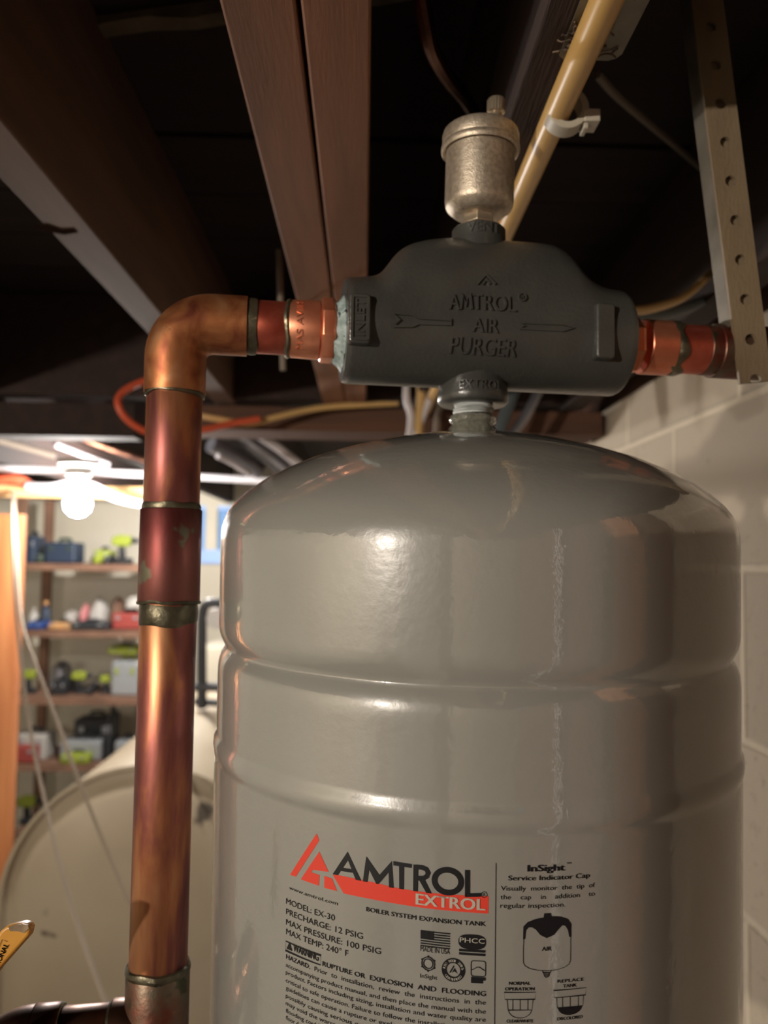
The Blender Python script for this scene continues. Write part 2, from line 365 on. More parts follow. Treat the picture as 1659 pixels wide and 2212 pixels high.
JX = [(-.273, -.2355, 'joist_shaded', 'warm-lit joist running diagonally at the left, dark smudge on its underside', .62),
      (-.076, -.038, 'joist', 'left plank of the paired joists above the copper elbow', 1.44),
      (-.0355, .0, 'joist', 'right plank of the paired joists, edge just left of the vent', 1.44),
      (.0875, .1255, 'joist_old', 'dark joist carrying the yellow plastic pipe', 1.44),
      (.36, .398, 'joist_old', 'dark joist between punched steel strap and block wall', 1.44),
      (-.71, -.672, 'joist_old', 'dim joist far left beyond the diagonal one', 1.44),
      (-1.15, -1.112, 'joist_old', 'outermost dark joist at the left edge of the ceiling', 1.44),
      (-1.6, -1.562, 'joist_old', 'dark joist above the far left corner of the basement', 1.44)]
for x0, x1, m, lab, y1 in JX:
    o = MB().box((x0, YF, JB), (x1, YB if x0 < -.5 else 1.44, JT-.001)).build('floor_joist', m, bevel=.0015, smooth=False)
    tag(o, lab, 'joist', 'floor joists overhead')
    if x0 > -1.2:
        pass
for xa, xb, lab in ((-1.11, -.7125, 'added light-blocking board in the bay farthest left'), (-.67, -.2745, 'added light-blocking board between the diagonal joist and the one left of it'), (-.234, -.0775, 'added light-blocking board in the bay left of the paired joists'), (.0015, .086, 'added light-blocking board in the narrow bay behind the vent'), (.127, .359, 'added light-blocking board in the bay behind the punched strap')):
    tag(MB().box((xa, 1.395, JB+.004), (xb, 1.433, JT-.002)).build('light_block_board', 'joist_old', smooth=False), lab, 'board', 'added light blockers between the joists')  # boards added to keep far bulb light out of the bays
# dark smudge on the left joist's underside
a = Art(); pc = atz(125, 496, JB)
a.poly([(pc.x+dx, pc.y+dy) for dx, dy in ((-.016, -.008), (-.004, -.012), (.004, -.002), (.015, -.004), (.016, .004), (.002, .010), (-.012, .004))])
LJ = bpy.data.objects['floor_joist']
a.build('ink_smudge', 'smudge', LJ, lambda x, y, h: Vector((x, y, JB-.0004)), step=.05)
# header beam where the near joists end, and the far bay
tag(MB().box((-1.98, 1.442, .215), (-.42, 1.50, .276)).build('header_beam', 'joist_old', bevel=.002, smooth=False), 'dark beam added left of the copper riser to block bulb light', 'beam')  # added to hold far bulb light off the near ceiling, coloured dark
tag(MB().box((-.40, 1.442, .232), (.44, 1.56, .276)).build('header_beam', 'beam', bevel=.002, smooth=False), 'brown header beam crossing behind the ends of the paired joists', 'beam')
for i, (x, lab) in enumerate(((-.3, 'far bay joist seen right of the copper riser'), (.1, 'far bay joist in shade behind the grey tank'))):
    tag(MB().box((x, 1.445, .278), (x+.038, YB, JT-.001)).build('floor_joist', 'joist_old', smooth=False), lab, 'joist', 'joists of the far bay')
tag(MB().box((-.20, 2.3, .02), (.44, 2.34, .258)).build('dropped_header', 'joist_old', smooth=False), 'dark brown board hung below the far joists, left of the tank nipple', 'board')
# sill plate and rim board on the right wall
tag(MB().box((XR+.004, YF, .286), (XR+.14, YB, .326)).build('sill_plate', 'beam', bevel=.002, smooth=False), 'brown sill plate lying on top of the block wall', 'sill')
tag(MB().box((XR+.10, YF, .327), (XR+.14, YB, JT-.001)).build('rim_board', 'joist_old', smooth=False), 'dark rim board standing on the sill plate', 'board')
# plywood sheet added out of view, giving the tank a brown reflection
tag(MB().box((XR-.022, -1.74, FZ+.002), (XR-.002, .27, .272)).build('plywood_sheet', 'ply', smooth=False), 'unseen brown plywood sheet added against block wall, mirrored as dark band on the grey tank', 'plywood')

tag(MB().box((XR-.042, .05, FZ+.002), (XR-.023, .17, .272)).build('mirrored_board', 'post', bevel=.002, smooth=False), 'unseen orange board added for the tank reflections, against the brown plywood sheet', 'board')  # board added to put an orange band in the tank's reflection
tag(MB().lathe([(.021, FZ+.002), (.021, JB-.002)], (XR-.046, -.32, 0), n=24).build('mirrored_pipe', 'pvc'), 'unseen white pipe added for the tank reflections, in front of the brown plywood sheet', 'pipe')  # pipe added to put a light strip in the tank's reflection

# ------------------------------------------------------------------ lamps
def bulb(label, loc, strength, col, r=.03):
    t = thing('light_bulb', label, 'light bulb', loc); x, y, z = loc
    m = emis('bulb glow', col, strength)
    o = MB().lathe([(0, -r), (r*.5, -r*.87), (r*.87, -r*.5), (r, 0), (r*.87, r*.5), (r*.6, r*1.0), (r*.45, r*1.35)], loc, n=20).build('glass_bulb', m, t)
    MB().lathe([(r*.46, r*1.35), (r*.46, r*2.0), (r*.5, r*2.0), (r*.9, r*2.1), (r*.95, r*2.7), (r*1.5, r*2.9), (r*1.5, r*3.3)], loc, n=20).build('lamp_socket', 'white', t)
    return t
pb = at(168, 1088, 1.8)
bulb('bare glowing bulb hanging in front of the tool shelves', tuple(pb), *LAMP_FAR)
bulb('bare bulb behind the photographer, mirrored as bright spot on the grey tank', (-1.05, -.85, .13), *LAMP_NEAR, r=.018)
pb2 = at(366, 1040, 2.95)  # extra bulb added to brighten the far wall and shelves
bulb('added bulb brightening the shelves, hidden behind the copper riser', tuple(pb2), 1900.0, LAMP_FAR[1], r=.03)

lk = thing('shadow_blocker', 'unseen tall grey locker standing close behind the photographer, shading the right of the tank', 'blocker', (-.24, -.234, FZ))  # box added out of view to shade the tank's right side
MB().box((-.34, -.334, FZ+.04), (-.14, -.134, .100)).build('blocker_body', 'silver', lk, bevel=.003, smooth=False)
MB().box((-.33, -.134, FZ+.06), (-.15, -.130, .07)).build('blocker_panel', 'white', lk, bevel=.001, smooth=False)  # white panel added to lighten the box's reflection in the tank
MB().box((-.34, -.334, FZ), (-.14, -.15, FZ+.04)).build('blocker_base', 'black', lk, smooth=False)

# ------------------------------------------------------------------ expansion tank
TX, TY, TILT = .0616, .4503, -.0283
A = Vector((0, TILT, 1)).normalized()
Xa = Vector((1, 0, 0)); Ya = A.cross(Xa)
TM = Matrix(((Xa.x, Ya.x, A.x, TX), (Xa.y, Ya.y, A.y, TY), (Xa.z, Ya.z, A.z, 0), (0, 0, 0, 1)))
TR = .1400
def tank_uv(px, py, r=TR+.0012):            # photo pixel -> (arc length, height) on the tank wall
    inv = TM.inverted(); o = inv @ Vector((0, 0, 0)); d = inv.to_3x3() @ ray(px, py)
    aa = d.x*d.x+d.y*d.y; bb = 2*(o.x*d.x+o.y*d.y); cc = o.x*o.x+o.y*o.y-r*r
    t = (-bb-math.sqrt(max(0, bb*bb-4*aa*cc)))/(2*aa); h = o+d*t
    return (math.atan2(h.x, -h.y)*r, h.z)
tank = thing('expansion_tank', 'large glossy grey expansion tank with printed label hanging under the air purger', 'tank', mw=TM)
ZG = tank_uv(1130, 1490)[1]; ZU = tank_uv(1150, 1757)[1]; ZS = tank_uv(1150, 1799)[1]
inv = TM.inverted(); 
def axis_z(px, py):
    d = ray(px, py); P = d*(TY/d.y); return (inv @ P).z
ZTOP = axis_z(1020, 936)
print('ZG', ZG, 'ZU', ZU, 'ZS', ZS, 'ZTOP', ZTOP)
zs = .0155      # height where the dome knuckle begins
H = ZTOP-zs
prof = [(0, ZTOP), (.015, ZTOP-.0006), (.035, .0694), (.055, .0656), (.075, .0605), (.093, .0546), (.108, .0478), (.119, .0414), (.127, .0355), (.1328, .0300), (.1366, .0250), (.1388, .0200), (.1399, .0150), (.1402, .009)]
prof += [(.1402, ZG+.013), (.1400, ZG+.009), (.1393, ZG+.006), (.1378, ZG+.0028), (.1366, ZG+.0004), (.1366, ZG-.0004), (.1374, ZG-.002), (.1387, ZG-.0042), (.1398, ZG-.0075), (.1403, ZG-.0115), (.1404, ZG-.016)]
prof += [(.1404, ZU+.004), (.1406, ZU+.002), (.1416, ZU-.0002), (.1420, ZU-.003), (.1420, ZS+.003), (.1418, ZS+.001), (.1413, ZS-.0002), (.1412, ZS-.002)]
ZB = -.262
prof += [(.1412, ZB+.012), (.1408, ZB), (.1395, ZB-.008), (.136, ZB-.017), (.127, ZB-.028), (.11, ZB-.038), (.07, ZB-.052), (.02, ZB-.058), (0, ZB-.058)]
prof = [(r*(TR+.0)/.14, z) for r, z in prof]
MB().lathe([(r, z) for r, z in prof], TM @ Vector((0, 0, 0)), A, n=288, close=False).build('shell', 'tank', tank, ang=80)
# nipple and nut on top
axp = lambda z: TM @ Vector((0, 0, z))
zA, zB2, zC = axis_z(1020, 866), axis_z(1020, 903), axis_z(1020, 938)
pr = []; k = 9
for i in range(k):
    z0 = zA+.004+(zB2-zA-.004)*i/k; z1 = zA+.004+(zB2-zA-.004)*(i+1)/k
    pr += [(.0107, z0), (.0118-.0004*(i % 3), (z0+z1)/2)]
MB().lathe(pr, TM @ Vector(), A, n=32, fn=lambda a, r, z: (r+.0005*math.sin(a*3+z*900), z+a/(2*PI)*.0012)).build('thread_nipple', 'tape', tank)['label'] = 'white taped thread nipple'
MB().lathe([(.0118, zB2+.001), (.0128, zB2), (.0128, zB2-.003), (.0114, zB2-.004), (.0122, zC+.004), (.0134, zC+.0025), (.0136, zC), (.015, zC-.002), (.0155, zC-.004)], TM @ Vector(), A, n=6 if False else 24, fn=lambda a, r, z: (r+.0006*math.cos(a*6), z)).build('hex_collar', mat('wet grey paint', rgb(110, 110, 100), .15, bump=.0015, bscale=220, coat=1), tank, ang=60)

# ---- printed label: artwork in arc/height coordinates taken from the photo
def K6(x, y): return tank_uv(600+x/3.456, 1780+y/3.456)
def K7(x, y): return tank_uv(1040+x/5.121, 1780+y/5.121)
def onT(x, y, h):
    r = TR+.0012+h; return Vector((math.sin(x/r)*r, -math.cos(x/r)*r, y))
lab = MB()
red = Art()
for P in ([(290, 70), (310, 122), (135, 393), (92, 378)],
          [(310, 205), (380, 357), (262, 340), (252, 360), (312, 380), (308, 460), (172, 412)],
          [(347, 386), (405, 405), (443, 500), (347, 475)],
          [(410, 378), (450, 380), (600, 410), (740, 440), (860, 470), (1000, 495), (1140, 513), (1300, 526), (1575, 538), (1572, 668), (1300, 648), (1100, 627), (900, 597), (700, 560), (492, 517)]):
    red.poly([K6(*p) for p in P])
red.build('red_logo', 'red', tank, onT, h0=.00012)['label'] = 'red triangular emblem and band of the printed logo'
blk = Art()
for P in ([(520, 205), (410, 372), (448, 380), (532, 255)], [(520, 205), (512, 238), (582, 414), (622, 422)], [(470, 322), (552, 336), (562, 362), (455, 346)],
          [(660, 240), (635, 425), (668, 432), (682, 330)], [(660, 240), (664, 300), (735, 445), (754, 445), (762, 385)], [(850, 275), (745, 392), (735, 445), (752, 446), (838, 345)], [(850, 275), (826, 320), (830, 470), (864, 476)],
          [(862, 275), (1000, 298), (998, 326), (862, 306)], [(905, 300), (942, 306), (940, 486), (906, 481)],
          [(1012, 300), (1048, 305), (1044, 502), (1010, 497)], [(1052, 412), (1092, 405), (1148, 517), (1108, 512)],
          [(1396, 340), (1434, 342), (1434, 538), (1396, 541)], [(1396, 515), (1520, 512), (1514, 541), (1396, 543)]):
    blk.poly([K6(*p) for p in P])
blk.stroke([K6(*p) for p in ((1030, 317), (1080, 323), (1108, 336), (1122, 362), (1112, 388), (1088, 402), (1040, 402))], .0018)
c = K6(1268, 425); e = K6(1368, 425); tp = K6(1268, 340)
blk.ring(c, e[0]-c[0], tp[1]-c[1], .0022)
c = K6(1540, 525); blk.ring(c, .0011, .0011, .00022, 20); blk.text('R', c[0]-.0005, c[0]+.0005, c[1]-.0006, .0012)
def tl(art, s, p0, x1, cap_px, K, bold=0.0, S=3.456, skew=True, y1=None):
    a_ = K(*p0); b_ = K(x1, p0[1] if y1 is None else y1)
    c_ = K(p0[0], p0[1]-cap_px)
    y_ = a_[1] if y1 is None else (a_[1]+b_[1])/2
    art.text(s, a_[0], b_[0], y_, c_[1]-a_[1], bold)
tl(blk, 'www.amtrol.com', (85, 480), 447, 25, K6, y1=608)
tl(blk, 'MODEL: EX-30', (62, 590), 425, 42, K6, y1=722)
tl(blk, 'PRECHARGE: 12 PSIG', (62, 665), 634, 42, K6, y1=862)
tl(blk, 'MAX PRESSURE: 100 PSIG', (62, 740), 769, 42, K6, y1=978)
tl(blk, 'MAX TEMP: 240° F', (62, 815), 526, 42, K6, y1=990)
tl(blk, 'BOILER SYSTEM EXPANSION TANK', (660, 645), 1553, 32, K6, .02, y1=762)
zl = lambda y: y
tl(blk, 'RUPTURE OR  EXPLOSION  AND  FLOODING', (333, 1052), 1553, 34, K6, .022, y1=1285)
LN = [('HAZARD.', 62, 1000, 240, .022, 34), ('Prior  to  installation,  review  the  instructions  in  the', 275, None, 1553, 0, 32),
      ('accompanying product manual, and then place the manual with the', 60, 1060, 1553, 0, 32),
      ('product. Factors including sizing, installation and water quality are', 60, 1115, 1553, 0, 32),
      ('critical to safe operation. Failure to follow the installation and', 60, 1175, 1420, 0, 32),
      ('guidelines can cause a rupture or explosion', 60, 1232, 985, 0, 32),
      ('possibly causing serious or fatal', 60, 1290, 745, 0, 32),
      ('may void the warranty', 60, 1346, 500, 0, 32), ('flooding could', 60, 1402, 305, 0, 32), ('floor d', 60, 1455, 150, 0, 32)]
zrow = K6(62, 1000)[1]
for s_, x0, y0, x1, bd, cp in LN:
    if y0 is not None: zrow = K6(x0, y0)[1]; yy = y0; cap = K6(x0, y0-cp)[1]-zrow
    blk.text(s_, K6(x0, yy)[0], K6(x1, yy+150)[0], zrow, cap*.95, bd)
# warning box
bx0, bx1 = K6(58, 930)[0], K6(320, 1000)[0]; z0, z1 = K6(58, 940)[1], K6(58, 870)[1]
blk.stroke([(bx0, z0), (bx1, z0), (bx1, z1), (bx0, z1)], .0004, True)
blk.text('WARNING', bx0+.0046, bx1-.001, z0+.0013, .0030, .03)
blk.poly([(bx0+.0007, z0+.001), (bx0+.0040, z0+.001), (bx0+.00235, z0+.0044)])
# flag
fx0, fx1 = K6(1065, 850)[0], K6(1285, 850)[0]; fz1, fz0 = K6(1065, 788)[1], K6(1065, 908)[1]
hh = (fz1-fz0)/13
cx_ = fx0+(fx1-fx0)*.45
blk.poly([(fx0, fz1), (cx_, fz1), (cx_, fz1-7*hh), (fx0, fz1-7*hh)])
for i in range(0, 13, 2):
    za, zb = fz1-i*hh, fz1-(i+1)*hh; xs = cx_ if i < 7 else fx0
    blk.poly([(xs, za), (fx1, za), (fx1, zb), (xs, zb)])
blk.text('MADE IN USA', fx0, fx1, K6(1062, 935)[1]-.0005, .0019, .012)
# oval badge
c = K6(1450, 878); ex = K6(1553, 878)[0]-c[0]; ez = K6(1450, 822)[1]-c[1]
blk.poly([(c[0]+ex*math.copysign(abs(math.cos(a_))**.7, math.cos(a_)), c[1]+ez*math.copysign(abs(math.sin(a_))**.8, math.sin(a_))) for a_ in [2*PI*i/40 for i in range(40)]])
for yy in (940, 966):
    p0, p1 = K6(1352, yy), K6(1548, yy+8); zz = (p0[1]+p1[1])/2
    blk.poly([(p0[0], zz-.0004), (p1[0], zz-.0004), (p1[0], zz+.0005), (p0[0], zz+.0005)])
# cap ring icon
c = K6(1122, 1040); r_ = K6(1170, 1040)[0]-c[0]
blk.ring(c, r_, r_, .0004); blk.ring(c, r_*.72, r_*.72, .0004)
for i in range(6):
    a_ = PI/2+i*PI/3; blk.disc((c[0]+r_*1.1*math.cos(a_), c[1]+r_*1.1*math.sin(a_)), .0004, .0004, 8)
tl(blk, 'InSight', (1062, 1143), 1190, 30, K6)
# certification badge
cc = K6(1310, 1087); rr_ = K6(1398, 1087)[0]-cc[0]
blk.ring(cc, rr_*.79, rr_*.79, rr_*.42, 48)
blk.poly([(cc[0]-rr_*.36, cc[1]-rr_*.25), (cc[0]+rr_*.02, cc[1]+rr_*.4), (cc[0]+rr_*.08, cc[1]+rr_*.3), (cc[0]-rr_*.24, cc[1]-rr_*.25)])
blk.poly([(cc[0]-rr_*.14, cc[1]-rr_*.25), (cc[0]+rr_*.1, cc[1]+rr_*.18), (cc[0]+rr_*.36, cc[1]-rr_*.3), (cc[0]+rr_*.1, cc[1]-rr_*.1)])
# tank icon
a0, a1 = K6(1442, 1080)[0], K6(1550, 1080)[0]; z1, z0 = K6(1500, 1020)[1], K6(1500, 1135)[1]; mxm = (a0+a1)/2; rr = .0009
def rrect(x0, x1, y0, y1, r, n=5):
    out = []
    for cx0, cy0, s0 in ((x1-r, y1-r, 0), (x0+r, y1-r, PI/2), (x0+r, y0+r, PI), (x1-r, y0+r, 3*PI/2)):
        out += [(cx0+r*math.cos(s0+PI/2*i/n), cy0+r*math.sin(s0+PI/2*i/n)) for i in range(n+1)]
    return out
blk.stroke(rrect(a0, a1, z0, z1, rr), .0003, True)
zm = (z0+z1)/2
blk.stroke([(a0+(a1-a0)*i/16, zm+.0006*math.cos(2*PI*(i/16-.5))) for i in range(17)], .0003)
for yy, gap in ((1152, 0), (1174, 1)):
    p0, p1 = K6(1442, yy), K6(1550, yy); zz = (p0[1]+p1[1])/2
    blk.poly([(p0[0], zz-.0006), (p1[0]-.001*gap, zz-.0006), (p1[0]-.001*gap, zz+.0006), (p0[0], zz+.0006)])
# divider
p0 = K6(1633, 290); p1 = K6(1612, 1493); xm = (p0[0]+p1[0])/2
blk.poly([(xm-.00012, p1[1]-.01), (xm+.00012, p1[1]-.01), (xm+.00012, p0[1]), (xm-.00012, p0[1])])
# right hand column
tl(blk, 'InSight', (505, 528), 925, 72, K7, .045, y1=505)
tl(blk, 'TM', (937, 440), 990, 18, K7, .03)
tl(blk, 'Service Indicator Cap', (293, 628), 1197, 52, K7, .022, y1=578)
tl(blk, 'Visually  monitor  the  tip  of', (213, 747), 1252, 50, K7, y1=678)
tl(blk, 'the    cap    in    addition    to', (207, 838), 1250, 50, K7, y1=778)
tl(blk, 'regular inspection.', (205, 930), 925, 50, K7, y1=902)
blk.stroke([K7(*p) for p in ((466, 1262), (460, 1400), (460, 1530), (480, 1565), (530, 1595), (620, 1614), (720, 1620), (830, 1610), (920, 1578), (965, 1545), (982, 1505), (984, 1380), (984, 1240))], .00022)
for Pp in ([(693, 985), (765, 982), (772, 1018), (870, 1020), (950, 1045), (990, 1100), (990, 1243), (968, 1245), (955, 1170), (925, 1122), (890, 1115), (850, 1160), (800, 1222), (720, 1258), (650, 1225), (600, 1165), (560, 1140), (520, 1140), (490, 1172), (480, 1270), (458, 1270), (462, 1130), (510, 1080), (600, 1045), (685, 1030)],):
    blk.poly([K7(*p) for p in Pp])
tl(blk, 'AIR', (665, 1400), 775, 44, K7, .02, y1=1395)
blk.stroke([K7(*p) for p in ((672, 1622), (680, 1640), (760, 1636), (765, 1618))], .0003)
blk.stroke([K7(*p) for p in ((685, 1642), (695, 1680), (715, 1692), (740, 1682), (752, 1640))], .0003)
for q in (705, 720, 735): blk.stroke([K7(q, 1645), K7(q-2+((q-720)*-.2), 1680)], .0002)
tl(blk, 'NORMAL', (300, 1775), 540, 34, K7, .03); tl(blk, 'OPERATION', (257, 1837), 585, 34, K7, .03)
tl(blk, 'REPLACE', (838, 1752), 1130, 34, K7, .02, y1=1728); tl(blk, 'TANK', (900, 1806), 1050, 34, K7, .02, y1=1792)
for cup, fill in (([(248, 1858), (598, 1855), (590, 1933), (258, 1938)], 0), ([(795, 1840), (1155, 1803), (1148, 1885), (805, 1918)], 1)):
    pts = [K7(*p) for p in cup]; zt = (pts[0][1]+pts[1][1])/2; zb = (pts[2][1]+pts[3][1])/2
    blk.stroke([(pts[0][0], zt), (pts[1][0], zt), (pts[2][0], zb), (pts[3][0], zb)], .00022, True)
    xa, xb = pts[3][0]+.0008, pts[2][0]-.0008; zc = zb-.0040*(1 if not fill else 1)*1.0
    blk.stroke([(xa, zb), (xa+.0004, zc), (xb-.0004, zc), (xb, zb)], .00022)
    for q in (.22, .5, .8): blk.stroke([(xa+(xb-xa)*q, zb), (xa+(xb-xa)*q, zc)], .00022)
    arc = [((xa+xb)/2+(xb-xa)*.44*math.cos(PI+PI*i/14), zc+.0030*math.sin(PI+PI*i/14)) for i in range(15)]
    if fill: blk.poly(arc)
    else: blk.stroke(arc, .00022)
    zz = zc-.0047
    blk.text('CLEAR/WHITE' if not fill else 'DISCOLORED', (xa+xb)/2-.0052, (xa+xb)/2+.0052, zz, .0011, .03)
blk.build('black_lettering', 'ink', tank, onT, h0=.0003)['label'] = 'black printed lettering and small icons'
wh = Art()
p0, p1 = K6(1028, 606), K6(1550, 645)
wh.text('EXTROL', p0[0], p1[0], p1[1]+.0002, K6(1540, 562)[1]-p1[1], .03)
c = K6(1450, 868); wh.text('PHCC', c[0]-.0048, c[0]+.0048, c[1]-.0008, .0018)
wh.text('EXCELLENCE', c[0]-.003, c[0]+.003, c[1]-.0026, .0006) if False else None
for txt, ctr, sgn in (('ISO 9001 2015', PI/2, -1), ('CERTIFIED', -PI/2, 1)):
    n = len(txt); span = 2.9 if n > 9 else 2.0
    for i, ch in enumerate(txt):
        if ch == ' ': continue
        a_ = ctr+sgn*span*((i+.5)/n-.5); rad = rr_*(.70 if sgn < 0 else .88)
        b2 = a_-PI/2 if sgn < 0 else a_+PI/2; wdt = .0009
        ox, oy = cc[0]+rad*math.cos(a_)-wdt/2*math.cos(b2), cc[1]+rad*math.sin(a_)-wdt/2*math.sin(b2)
        wh.text(ch, ox, ox+wdt*(.5 if ch in '1I' else 1), oy, .0009, .02, rot=b2)
wh.build('pale_lettering', 'paper', tank, onT, h0=.00045)['label'] = 'pale lettering knocked out of the red band and badges'

# ------------------------------------------------------------------ air purger
topc = TM @ Vector((0, 0, ZTOP))
PYAW = math.radians(7.4)
DX = Vector((math.cos(PYAW), math.sin(PYAW), 0)); DN = Vector((-DX.y, DX.x, 0))   # along the run, and away from the camera
PO = Vector((topc.x, topc.y, 0))
def pl(px, py, off=0.0):                    # pixel -> (s, z) on the vertical plane through the pipe run, shifted off towards the back
    d = ray(px, py); t = (PO.dot(DN)+off)/d.dot(DN); P = d*t; return ((P-PO).dot(DX), P.z)
def pw(s, y, z): return PO+DX*s+DN*y+Vector((0, 0, z))
top = [(742, 606), (800, 603), (812, 600), (825, 590), (838, 572), (850, 556), (868, 541), (890, 531), (920, 524), (960, 520), (1035, 521), (1100, 527), (1150, 530), (1185, 536), (1208, 549), (1225, 568), (1240, 590), (1258, 610), (1280, 624), (1300, 630), (1326, 634)]
bot = [(742, 829), (900, 835), (1100, 842), (1310, 851)]
TP = [pl(*p) for p in top]; BP = [pl(*p) for p in bot]
def interp(T, s):
    if s <= T[0][0]: return T[0][1]
    for (a0, b0), (a1, b1) in zip(T, T[1:]):
        if s <= a1: return b0+(b1-b0)*(s-a0)/(a1-a0)
    return T[-1][1]
sL, sR = TP[0][0], pl(1331, 700)[0]
ZAX = sum(pl(x, y)[1] for x, y in ((742, 718), (1325, 741)))/2
RB = (pl(742, 606)[1]-pl(742, 829)[1])/2
print('ZAX', ZAX, 'RB', RB, 'sL', sL, 'sR', sR, 'ztop', ZTOP)
zb_ = sum(z for _, z in BP)/len(BP); print('bottoms', [round(z, 4) for _, z in BP], 'collar tops', TP[0][1], TP[-1][1])
ZAX = (TP[0][1]+TP[-1][1])/2*.5+zb_*.5; RB = ((TP[0][1]+TP[-1][1])/2-zb_)/2
def sect(s):
    h = (interp(TP, s-.0015)+interp(TP, s)+interp(TP, s+.0015))/3-ZAX
    k = min(1, max(0, (h-RB)/(.022)))
    w_ = RB*(1-.06*k)
    return h, RB, w_
def ysurf(s, z, h):
    ht, hb, w_ = sect(s); q = (z-ZAX)/(ht if z > ZAX else hb); q = max(-.98, min(.98, q))
    ex = 2+.25*max(0, min(1, (ht-RB)/.02)) if z > ZAX else 2
    return -w_*(1-abs(q)**ex)**(1/ex)-h
m = MB(); nS, nA = 120, 64; vs = []; fs = []
for i in range(nS+1):
    s = sL+(sR-sL)*i/nS; ht, hb, w_ = sect(s); e_ = 1.0
    if i == 0 or i == nS: e_ = .965
    if i == nS-1 or i == 1: e_ = .99
    ex = 2+.25*max(0, min(1, (ht-RB)/.02))
    for k in range(nA):
        a_ = 2*PI*k/nA; c_, s_ = math.cos(a_), math.sin(a_)
        x2 = 2 if s_ < 0 else ex
        yy = math.copysign(abs(c_)**(2/x2), c_)*w_; zz = math.copysign(abs(s_)**(2/x2), s_)*(ht if s_ > 0 else hb)
        vs.append(pw(s, yy*e_, ZAX+zz*e_))
for i in range(nS):
    for k in range(nA): fs.append((i*nA+k, i*nA+(k+1) % nA, (i+1)*nA+(k+1) % nA, (i+1)*nA+k))
fs += [tuple(range(nA)), tuple(range(nS*nA, (nS+1)*nA))]
pg = thing('air_purger', 'dark grey cast air purger with raised lettering and humped top', 'air purger', tuple(pw(0, 0, ZAX)))
m.add(vs, fs).build('body', 'iron', pg, ang=50)
# end pads
for (xa, xb, ya, yb, nm) in ((754, 800, 634, 744, 'inlet_pad'), (1286, 1326, 655, 776, 'outlet_pad')):
    a0, z1 = pl(xa, ya, -RB); a1, z0 = pl(xb, yb, -RB)
    yo = -RB-.0022
    mm_ = MB(); poly = rrect(a0, a1, z0, z1, .002, 4)
    mm_.prism(poly, yo, -.012, fn=lambda v: pw(v.x, v.y, v.z))
    pad = mm_.build(nm, 'iron', pg, bevel=.0012, bseg=3)
    if nm == 'inlet_pad':
        ar = Art(); ar.stroke(rrect(a0+.0016, a1-.0016, z0+.0018, z1-.0018, .001, 3), .0012, True)
        cxm = (a0+a1)/2
        ar.text('INLET', cxm+.0022, cxm+.0022+(z1-z0)*.74, z0+.0036, .0045, .01, rot=PI/2)
        ar.build('raised_lettering', 'iron', pad, lambda x, y, h: WM[pad.name].inverted() @ pw(x, yo-h, y), h0=-.0002, h1=.0008, step=.1)
onP = lambda x, y, h: WM[pg.name].inverted() @ pw(x, ysurf(x, y, h), y)
ar = Art()
def fp(px, py, off=-.027): return pl(px, py, off)
def ptext(s_, xa, xb, yb_, cap_px, bold=.01):
    a_ = fp(xa, yb_); b_ = fp(xb, yb_); c_ = fp(xa, yb_-cap_px); ar.text(s_, a_[0], b_[0], a_[1], c_[1]-a_[1], bold)
ptext('A', 968, 991, 670, 34); ptext('TROL', 1019, 1112, 670, 34)
ar.stroke([fp(*p) for p in ((993, 670), (997, 637), (1005, 660), (1013, 637), (1017, 670))], .0012); ptext('AIR', 1018, 1074, 718, 30); ptext('PURGER', 973, 1117, 761, 34)
c = fp(1127, 643); ar.ring(c, .0021, .0021, .0006, 16); ar.text('R', c[0]-.0009, c[0]+.0009, c[1]-.001, .002)
ar.stroke([fp(1030, 614), fp(1050, 592), fp(1070, 614)], .0010); ar.stroke([fp(1042, 614), fp(1050, 603), fp(1058, 614)], .0010)
ar.stroke([fp(*p) for p in ((848, 681), (862, 694), (850, 708), (890, 708), (902, 702), (973, 704), (973, 693), (902, 690), (888, 683))], .0007, True)
ar.stroke([fp(*p) for p in ((1122, 700), (1130, 706), (1122, 712), (1214, 717), (1237, 710), (1214, 703))], .0007, True)
ar.build('raised_lettering', 'iron', pg, onP, h0=-.0006, h1=.0013, step=.003, ax=1)
# vent port, bottom port
zv0, zv1 = pl(1033, 528)[1], pl(1033, 498)[1]; sv = pl(1034, 512)[0]
VO = pw(sv, 0, 0)
MB().lathe([(.0166, zv0-.006), (.0158, zv0), (.0155, zv0+.002), (.0155, zv1-.001), (.0146, zv1), (.008, zv1)], VO, n=48).build('vent_port', 'iron', pg)
ar = Art()
ar.text('VENT', -.0085, .0105, zv0+.0014, .0058, .01)
ar.build('raised_lettering', 'iron', pg, lambda x, y, h: WM[pg.name].inverted() @ (VO+Vector((math.sin(x/.0155)*(.0155+h), -math.cos(x/.0155)*(.0155+h), y))), h0=-.0004, h1=.0007, step=.002)
se = pl(1021, 840)[0]; ze = pl(1020, 866)[1]; zt = pl(1020, 795)[1]
EO = pw(se, 0, 0); EO = Vector((topc.x, topc.y, 0)) if abs(se) < .01 else EO
fl = lambda a_, r, z: (r, z)
MB().lathe([(.0172, ZAX-.01), (.0176, zt-.006), (.0186, ze+.011), (.0198, ze+.006), (.0204, ze+.002), (.0202, ze-.001), (.019, ze-.0025), (.012, ze-.0025)], EO, n=56).build('tank_port', 'iron', pg, ang=60)
ar = Art(); ar.text('EXTROL', -.010, .014, ze+.0030, .0050, .01)
ar.build('raised_lettering', 'iron', pg, lambda x, y, h: WM[pg.name].inverted() @ (EO+Vector((math.sin(x/.0196)*(.0196+h), -math.cos(x/.0196)*(.0196+h), y))), h0=-.001, h1=.0011, step=.002)

